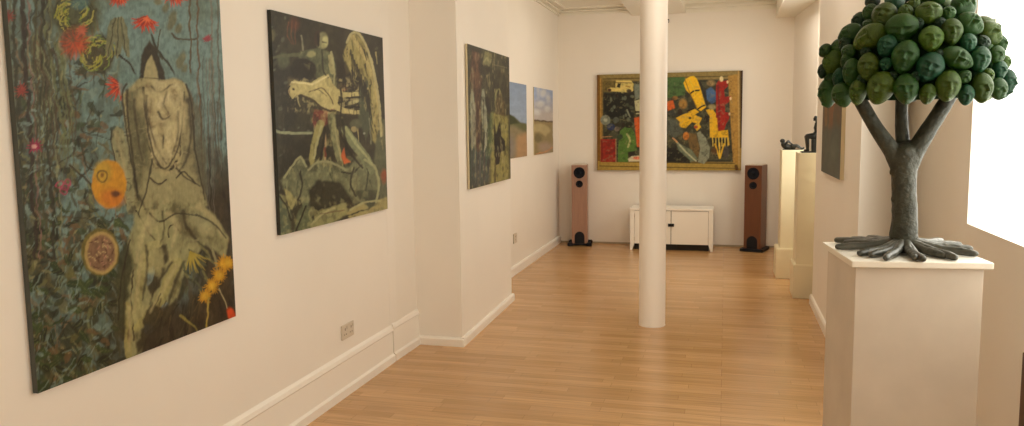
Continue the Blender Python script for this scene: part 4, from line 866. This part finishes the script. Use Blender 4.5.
heads = [  # x, y, half width, half height, tilt (deg, + = top leans right), colour, look x, look y
 (870, 12.5, 7, 8.5, 15, 'g', -.3, .2), (857.5, 20, 6, 9, 20, 'd', -.7, .1), (884.5, 16, 11, 12.5, 15, 'o', -.2, .1), (868, 25, 5, 5, 0, 'g', 0, 0), (902, 28, 14, 13.5, 0, 'g', 0, -.9),
 (905.5, 12, 7, 7, 60, 'l', .4, .3), (914, 4, 5, 6.5, 10, 'o', .2, .2), (872, 0, 8, 7, 60, 'd', -.3, .8), (895, 0, 14, 9, 80, 't', 0, .9), (850, 34, 8.5, 12, 60, 'g', -.4, .2),
 (870, 38, 11, 16.5, 62, 'o', -.5, -.2), (887, 46.5, 8.5, 11, 18, 't', -.3, 0), (832, 62, 9.5, 13.5, 30, 'o', -.4, 0), (846, 61, 4.5, 7, 15, 'g', -.2, 0), (851.5, 72, 7.5, 13, 5, 'g', -.4, 0),
 (839, 77, 5.5, 9, 15, 't', -.3, 0), (869, 67, 9.5, 13.5, 0, 'o', -.1, 0), (886, 64.5, 5.5, 6.5, 0, 't', 0, 0), (905, 57.5, 11.5, 16, 12, 'g', .0, 0), (881, 88, 12, 16, 18, 'o', -.35, 0),
 (906, 89, 10.5, 14.5, -4, 'g', 0, 0), (858.5, 92, 7.5, 12.5, 5, 'o', -.2, 0), (842.5, 95, 9.5, 12, -10, 'g', -.5, -.1), (827, 93, 8.5, 14, 0, 'g', -.6, 0), (821, 71, 4, 7, 0, 'd', -.5, 0), (824, 50, 6, 7, 40, 'g', -.5, .2),
 (928.5, 13.5, 11.5, 11.5, 0, 'o', .2, .5), (948.5, 13.5, 6, 7, 10, 'g', .1, .2), (963, 5, 11, 13, 60, 'g', .6, .3), (951, 32.5, 9.5, 13, 0, 'o', .1, 0), (931, 39, 10.5, 12.5, 0, 'l', .3, 0),
 (970, 24, 10, 13, -55, 'g', .5, .1), (968, 43, 7, 9, -5, 't', .2, 0), (983, 42, 6.5, 6, 40, 'd', .2, 0), (990, 33, 9.5, 12.5, -40, 'o', .5, .1), (1002, 43, 6, 9, -10, 'g', .6, .1),
 (929.5, 67.5, 11.5, 14.5, 25, 't', -.1, 0), (957, 58.5, 9.5, 15.5, -62, 'g', .4, -.2), (979.5, 59.5, 9, 12.5, 8, 't', .3, 0), (996.5, 55, 7.5, 9, 0, 'g', .5, 0), (947.5, 86, 10.5, 15, 5, 'o', .15, 0),
 (964, 77, 6.5, 6.5, -40, 'g', .3, 0), (981.5, 88, 9.5, 14.5, -4, 'o', .45, 0), (988.5, 75, 4.5, 6.5, -15, 'o', .3, 0), (927.5, 94, 7, 10, 8, 'o', 0, 0), (965.5, 95, 7, 10, -2, 't', .3, 0),
 (998, 89, 8, 11, -15, 'g', .6, -.1), (1009, 82, 7, 12.5, 0, 't', .8, 0), (999.5, 70, 6.5, 9, 0, 't', .5, 0), (1007, 62, 5, 7, 0, 'l', .6, 0), (916, 76, 4.5, 5, 0, 'd', 0, 0), (893, 76, 4, 4.5, 0, 'd', 0, 0),
 (838, 47, 8, 9, 40, 'g', -.6, .1), (845, 44, 6, 7, 20, 'd', -.3, 0), (829, 78, 5, 8, 0, 'g', -.5, 0), (849, 52, 7, 7, 20, 'g', -.3, 0), (835, 54, 5, 6, 0, 'd', -.4, 0), (862, 80, 4.5, 6, 0, 'd', 0, 0), (939, 55, 4.5, 5, 0, 'd', 0, 0), (918, 24, 5, 6, 0, 'd', 0, 0), (866, 52, 5, 5, 0, 'd', 0, 0), (940, 24, 5, 6, 0, 'd', 0, 0)]
random.seed(3)
placed = []; hn = 0
def place(pc, n, up, hw, hh, tilt, col, lx, ly, vw=None):
    global hn
    # face frame: z = outward normal nudged by look, y = up
    right = up.cross(n).normalized()
    if vw is not None:
        n = (n*.42+vw*.62).normalized(); up = (Vector((0, 0, 1))*.8+UP*.2); up = (up-n*up.dot(n)).normalized(); right = up.cross(n).normalized()
    nn = (n+right*lx*.8+up*ly*.8).normalized()
    y = (up-nn*up.dot(nn)).normalized(); x = y.cross(nn).normalized()
    a = math.radians(-tilt); y2 = y*math.cos(a)-x*math.sin(a); x2 = y2.cross(nn)
    o = bpy.data.objects.new('face', HM[hn % 6]); C.objects.link(o); o.parent = tree
    s = (hw/.74, hh, (hw+hh)/2*.98)
    m = Matrix.Identity(4)
    for i in range(3): m[i][0] = x2[i]*s[0]; m[i][1] = y2[i]*s[1]; m[i][2] = nn[i]*s[2]; m[i][3] = (pc-T)[i]
    o.matrix_local = m
    c = PAL[col]; v = random.uniform(.85, 1.2); o.color = (c[0]*v*random.uniform(.9, 1.1), c[1]*v, c[2]*v*random.uniform(.85, 1.2), 1)
    placed.append((pc-CC)); hn += 1
for (x, y, hw, hh, tl, col, lx, ly) in heads:
    d = ray(x, y).normalized(); o_ = ORG-CC
    # march to crown surface (or closest approach)
    best = None; t_ = 2.0; hit = None
    while t_ < 3.6:
        q = o_+d*t_; f_ = (q.x/RH)**2+(q.y/RH)**2+(q.z/(RT if q.z > 0 else RB))**2
        if best is None or f_ < best[0]: best = (f_, q)
        if f_ <= 1: hit = q; break
        t_ += .003
    q = hit or best[1]
    p, n = surf(q.normalized())
    if hit is None: p = q*.985
    dist = (CC+p-ORG).dot(FW); px2m = dist/F
    cu = (UP-n*UP.dot(n)).normalized()
    # 70% view-aligned so that foreshortened heads on the flanks keep their drawn size
    place(CC+p+n*hw*px2m*.02, n, cu, hw*px2m*1.07, hh*px2m*1.06, tl, col, lx*.6, ly*.8, (ORG-CC-p).normalized())
k = 0; N = 1500
for i in range(N):
    if hn >= 98: break
    z = random.uniform(-.02, 1); a = random.uniform(0, 2*PI); r = math.sqrt(max(0, 1-z*z)); d = Vector((r*math.cos(a), r*math.sin(a), z))
    p, n = surf(d); hh = random.uniform(.032, .05)
    if min((p-q).length for q in placed) < .052+hh*.42: continue
    view = (ORG-(CC+p)).normalized()
    X_, Y_ = proj(np.array([tuple(CC+p)]))
    if n.dot(view) > .12 and Y_[0] > 2: continue
    place(CC+p-n*hh*.1, n, Vector((0, 0, 1)) if abs(n.z) < .95 else Vector((0, 1, 0)), hh*.8, hh*1.08, random.uniform(-50, 50), random.choice('oggtd'), random.uniform(-.5, .5), random.uniform(-.3, .3))

# ------------------------------------------------------------------ small bronzes
def limb(bm, pts, rad, s=0): tube(bm, pts, rad, 12, 0, s, 4)
def seated():
    t = thing('seated_figure_sculpture', 'dark bronze seated human figure facing left on the nearer cream plinth', 'sculpture', (.745, 7.255, 1.250))
    bm = bmesh.new(); box(bm, -.112, .062, -.06, .06, 0, .012, .002); obj('base', bm, M['bronze'], t)
    bm = bmesh.new(); box(bm, -.028, .058, -.05, .05, .012, .117, .005); obj('block_seat', bm, M['bronze'], t)
    bm = bmesh.new(); V = Vector
    limb(bm, [V((.015, 0, .135)), V((.022, 0, .17)), V((.018, 0, .215)), V((.012, 0, .245))], [.031, .027, .034, .020])
    limb(bm, [V((.012, 0, .24)), V((.006, 0, .275))], [.011, .010])
    ellipsoid(bm, V((.001, 0, .292)), (.0185, .0155, .0225)); ellipsoid(bm, V((-.017, 0, .288)), (.004, .003, .005)); ellipsoid(bm, V((-.012, 0, .276)), (.007, .007, .006))
    for s in (-1, 1):
        ellipsoid(bm, V((.004, s*.0155, .29)), (.004, .003, .006))
        limb(bm, [V((.012, s*.018, .128)), V((-.03, s*.024, .138)), V((-.068, s*.027, .136))], [.026, .023, .0175])
        limb(bm, [V((-.068, s*.027, .134)), V((-.062, s*.027, .085)), V((-.058, s*.027, .028))], [.0175, .0155, .010])
        limb(bm, [V((-.054, s*.027, .022)), V((-.075, s*.029, .019)), V((-.084, s*.03, .017))], [.0095, .0075, .005])
        limb(bm, [V((.014, s*.034, .232)), V((.010, s*.046, .19)), V((-.008, s*.044, .160))], [.0135, .0105, .009])
        limb(bm, [V((-.008, s*.044, .160)), V((-.034, s*.036, .158)), V((-.052, s*.03, .156))], [.009, .0075, .006])
        limb(bm, [V((-.052, s*.03, .156)), V((-.062, s*.03, .155))], [.0065, .006])
        for f, L in enumerate((.013, .016, .017, .015)):
            y = s*(.0235+f*.0042); limb(bm, [V((-.060, y, .156)), V((-.060-L*.7, y, .155)), V((-.060-L, y, .150))], [.0022, .002, .0017])
        limb(bm, [V((-.054, s*.021, .156)), V((-.064, s*.017, .153))], [.0026, .002])
    obj('body', bm, M['bronze'], t, rem=.0022)
seated()
def reclining():
    t = thing('reclining_figure_sculpture', 'small dark bronze reclining curled figure on the farther cream plinth', 'sculpture', (.625, 8.155, 1.246))
    bm = bmesh.new(); V = Vector
    limb(bm, [V((-.075, 0, .052)), V((-.055, 0, .034)), V((-.02, 0, .026)), V((.015, 0, .028))], [.026, .030, .028, .027])
    limb(bm, [V((-.078, 0, .058)), V((-.088, -.004, .078))], [.013, .012])
    ellipsoid(bm, V((-.086, -.004, .088)), (.024, .020, .021)); ellipsoid(bm, V((-.074, -.02, .09)), (.005, .004, .006))
    for s in (-1, 1):
        limb(bm, [V((.01, s*.018, .032)), V((.045, s*.024, .040)), V((.068, s*.022, .026))], [.022, .017, .013])
        limb(bm, [V((.068, s*.022, .024)), V((.09, s*.02, .016)), V((.105, s*.02, .012))], [.013, .010, .008])
        limb(bm, [V((.105, s*.02, .012)), V((.112, s*.022, .022))], [.008, .005])
        limb(bm, [V((-.062, s*.03, .05)), V((-.042, s*.036, .074)), V((-.030, s*.028, .088))], [.013, .011, .009])
        limb(bm, [V((-.030, s*.028, .088)), V((-.012, s*.018, .066)), V((.002, s*.012, .058))], [.009, .008, .006])
        for f in range(4): limb(bm, [V((.002, s*(.006+f*.0045), .058)), V((.012, s*(.006+f*.0045), .055)), V((.017+.002*(f % 2), s*(.006+f*.0045), .050))], [.0025, .0022, .0018])
        limb(bm, [V((-.004, s*.004, .060)), V((.004, s*.001, .066))], [.003, .002])
    obj('body', bm, M['bronze'], t, rem=.0025)
    bm = bmesh.new(); box(bm, -.085, .10, -.035, .035, 0, .006, .002); obj('base', bm, M['bronze'], t)
reclining()

# ------------------------------------------------------------------ lamps added above the frame to brighten the room, and daylight
def added_spot(x, y, z, aim, power, col, size=70, label=''):  # unseen spotlight, added to brighten the tall plinths
    t = thing('added_spotlight', label, 'lamp', (x, y, z))
    d = (Vector(aim)-Vector((x, y, z))).normalized(); q = d.to_track_quat('-Z', 'Y').to_matrix().to_4x4()
    b = bmesh.new(); lathe(b, [(.035, -.012), (.035, 0), (.012, 0), (.012, -.05)], 24); obj('mount', b, M['lamp'], t, smooth=True)
    b = bmesh.new(); lathe(b, [(.018, .05), (.034, .03), (.036, -.055), (.031, -.055), (.029, .02), (.001, .022)], 28, Matrix.Translation((0, 0, -.09)) @ q, close=False); obj('shade', b, M['lamp'], t, smooth=True)
    l = bpy.data.lights.new('bulb', 'SPOT'); l.energy = power; l.color = col; l.spot_size = math.radians(size); l.spot_blend = .8; l.shadow_soft_size = .03
    o = bpy.data.objects.new('bulb', l); C.objects.link(o); o.parent = t; o.matrix_local = Matrix.Translation(Vector((0, 0, -.09))+d*.06) @ q
SPOTS = [(-.05, 6.7, ZC, (.62, 8.1, 1.15), 28, (1, .86, .58), 30, 'added unseen spotlight that brightens the tall cream plinths')]
for q in SPOTS: added_spot(*q)
def dome(x, y, power, label):  # unseen lamp with glowing diffuser, added for more light in the room
    t = thing('added_ceiling_lamp', label, 'lamp', (x, y, ZC))
    b = bmesh.new(); lathe(b, [(.17, 0), (.175, -.02), (.165, -.035), (.001, -.036)], 40); obj('housing', b, M['lamp'], t, smooth=True)
    b = bmesh.new(); lathe(b, [(.155, -.037), (.15, -.050), (.11, -.062), (.001, -.066)], 40, close=False); obj('diffuser', b, M['diffuser'], t, smooth=True)
    l = bpy.data.lights.new('bulb', 'AREA'); l.shape = 'DISK'; l.size = .26; l.energy = power; l.color = (1, .90, .76)
    o = bpy.data.objects.new('bulb', l); C.objects.link(o); o.parent = t; o.location = (0, 0, -.07)
em = bpy.data.materials.new('lamp_diffuser'); em.use_nodes = True; b_ = em.node_tree.nodes['Principled BSDF']
b_.inputs['Base Color'].default_value = (.9, .88, .82, 1); b_.inputs['Emission Color'].default_value = (1, .87, .7, 1); b_.inputs['Emission Strength'].default_value = 4
M['diffuser'] = em
dome(.22, 8.35, 15, 'added unseen round ceiling lamp near the cream plinths')
dome(-1.15, 8.1, 6, 'added unseen round ceiling lamp left of the beam toward the cloudy landscape')
dome(-.1, 5.3, 9, 'added unseen round ceiling lamp just before the column')

w = bpy.data.worlds.new('world'); sc.world = w; w.use_nodes = True
bg = w.node_tree.nodes['Background']; bg.inputs[0].default_value = (1.0, .95, .86, 1); bg.inputs[1].default_value = 7.8
def portal(loc, rot, sx, sy):
    l = bpy.data.lights.new('portal', 'AREA'); l.shape = 'RECTANGLE'; l.size = sx; l.size_y = sy; l.cycles.is_portal = True
    o = bpy.data.objects.new('window_daylight_portal', l); C.objects.link(o); o.location = loc; o.rotation_euler = rot
for W in (W1, W2): portal((XW+.14, (W[0]+W[1])/2, (W[2]+W[3])/2), (0, PI/2, 0), W[3]-W[2], W[1]-W[0])
portal((1.12, (W4[0]+W4[1])/2, (W4[2]+W4[3])/2), (0, PI/2, 0), W4[3]-W4[2], W4[1]-W4[0])
portal(((WF[0]+WF[1])/2, YF-.14, (WF[2]+WF[3])/2), (PI/2, 0, 0), WF[1]-WF[0], WF[3]-WF[2])

vs = sc.view_settings; vs.view_transform = 'Standard'; vs.look = 'None'; vs.gamma = 1; vs.use_curve_mapping = False; vs.exposure = -0.33
sc.cycles.use_denoising = True; sc.cycles.max_bounces = 12; sc.cycles.diffuse_bounces = 8; sc.cycles.use_adaptive_sampling = False
sc.cycles.caustics_reflective = False; sc.cycles.caustics_refractive = False
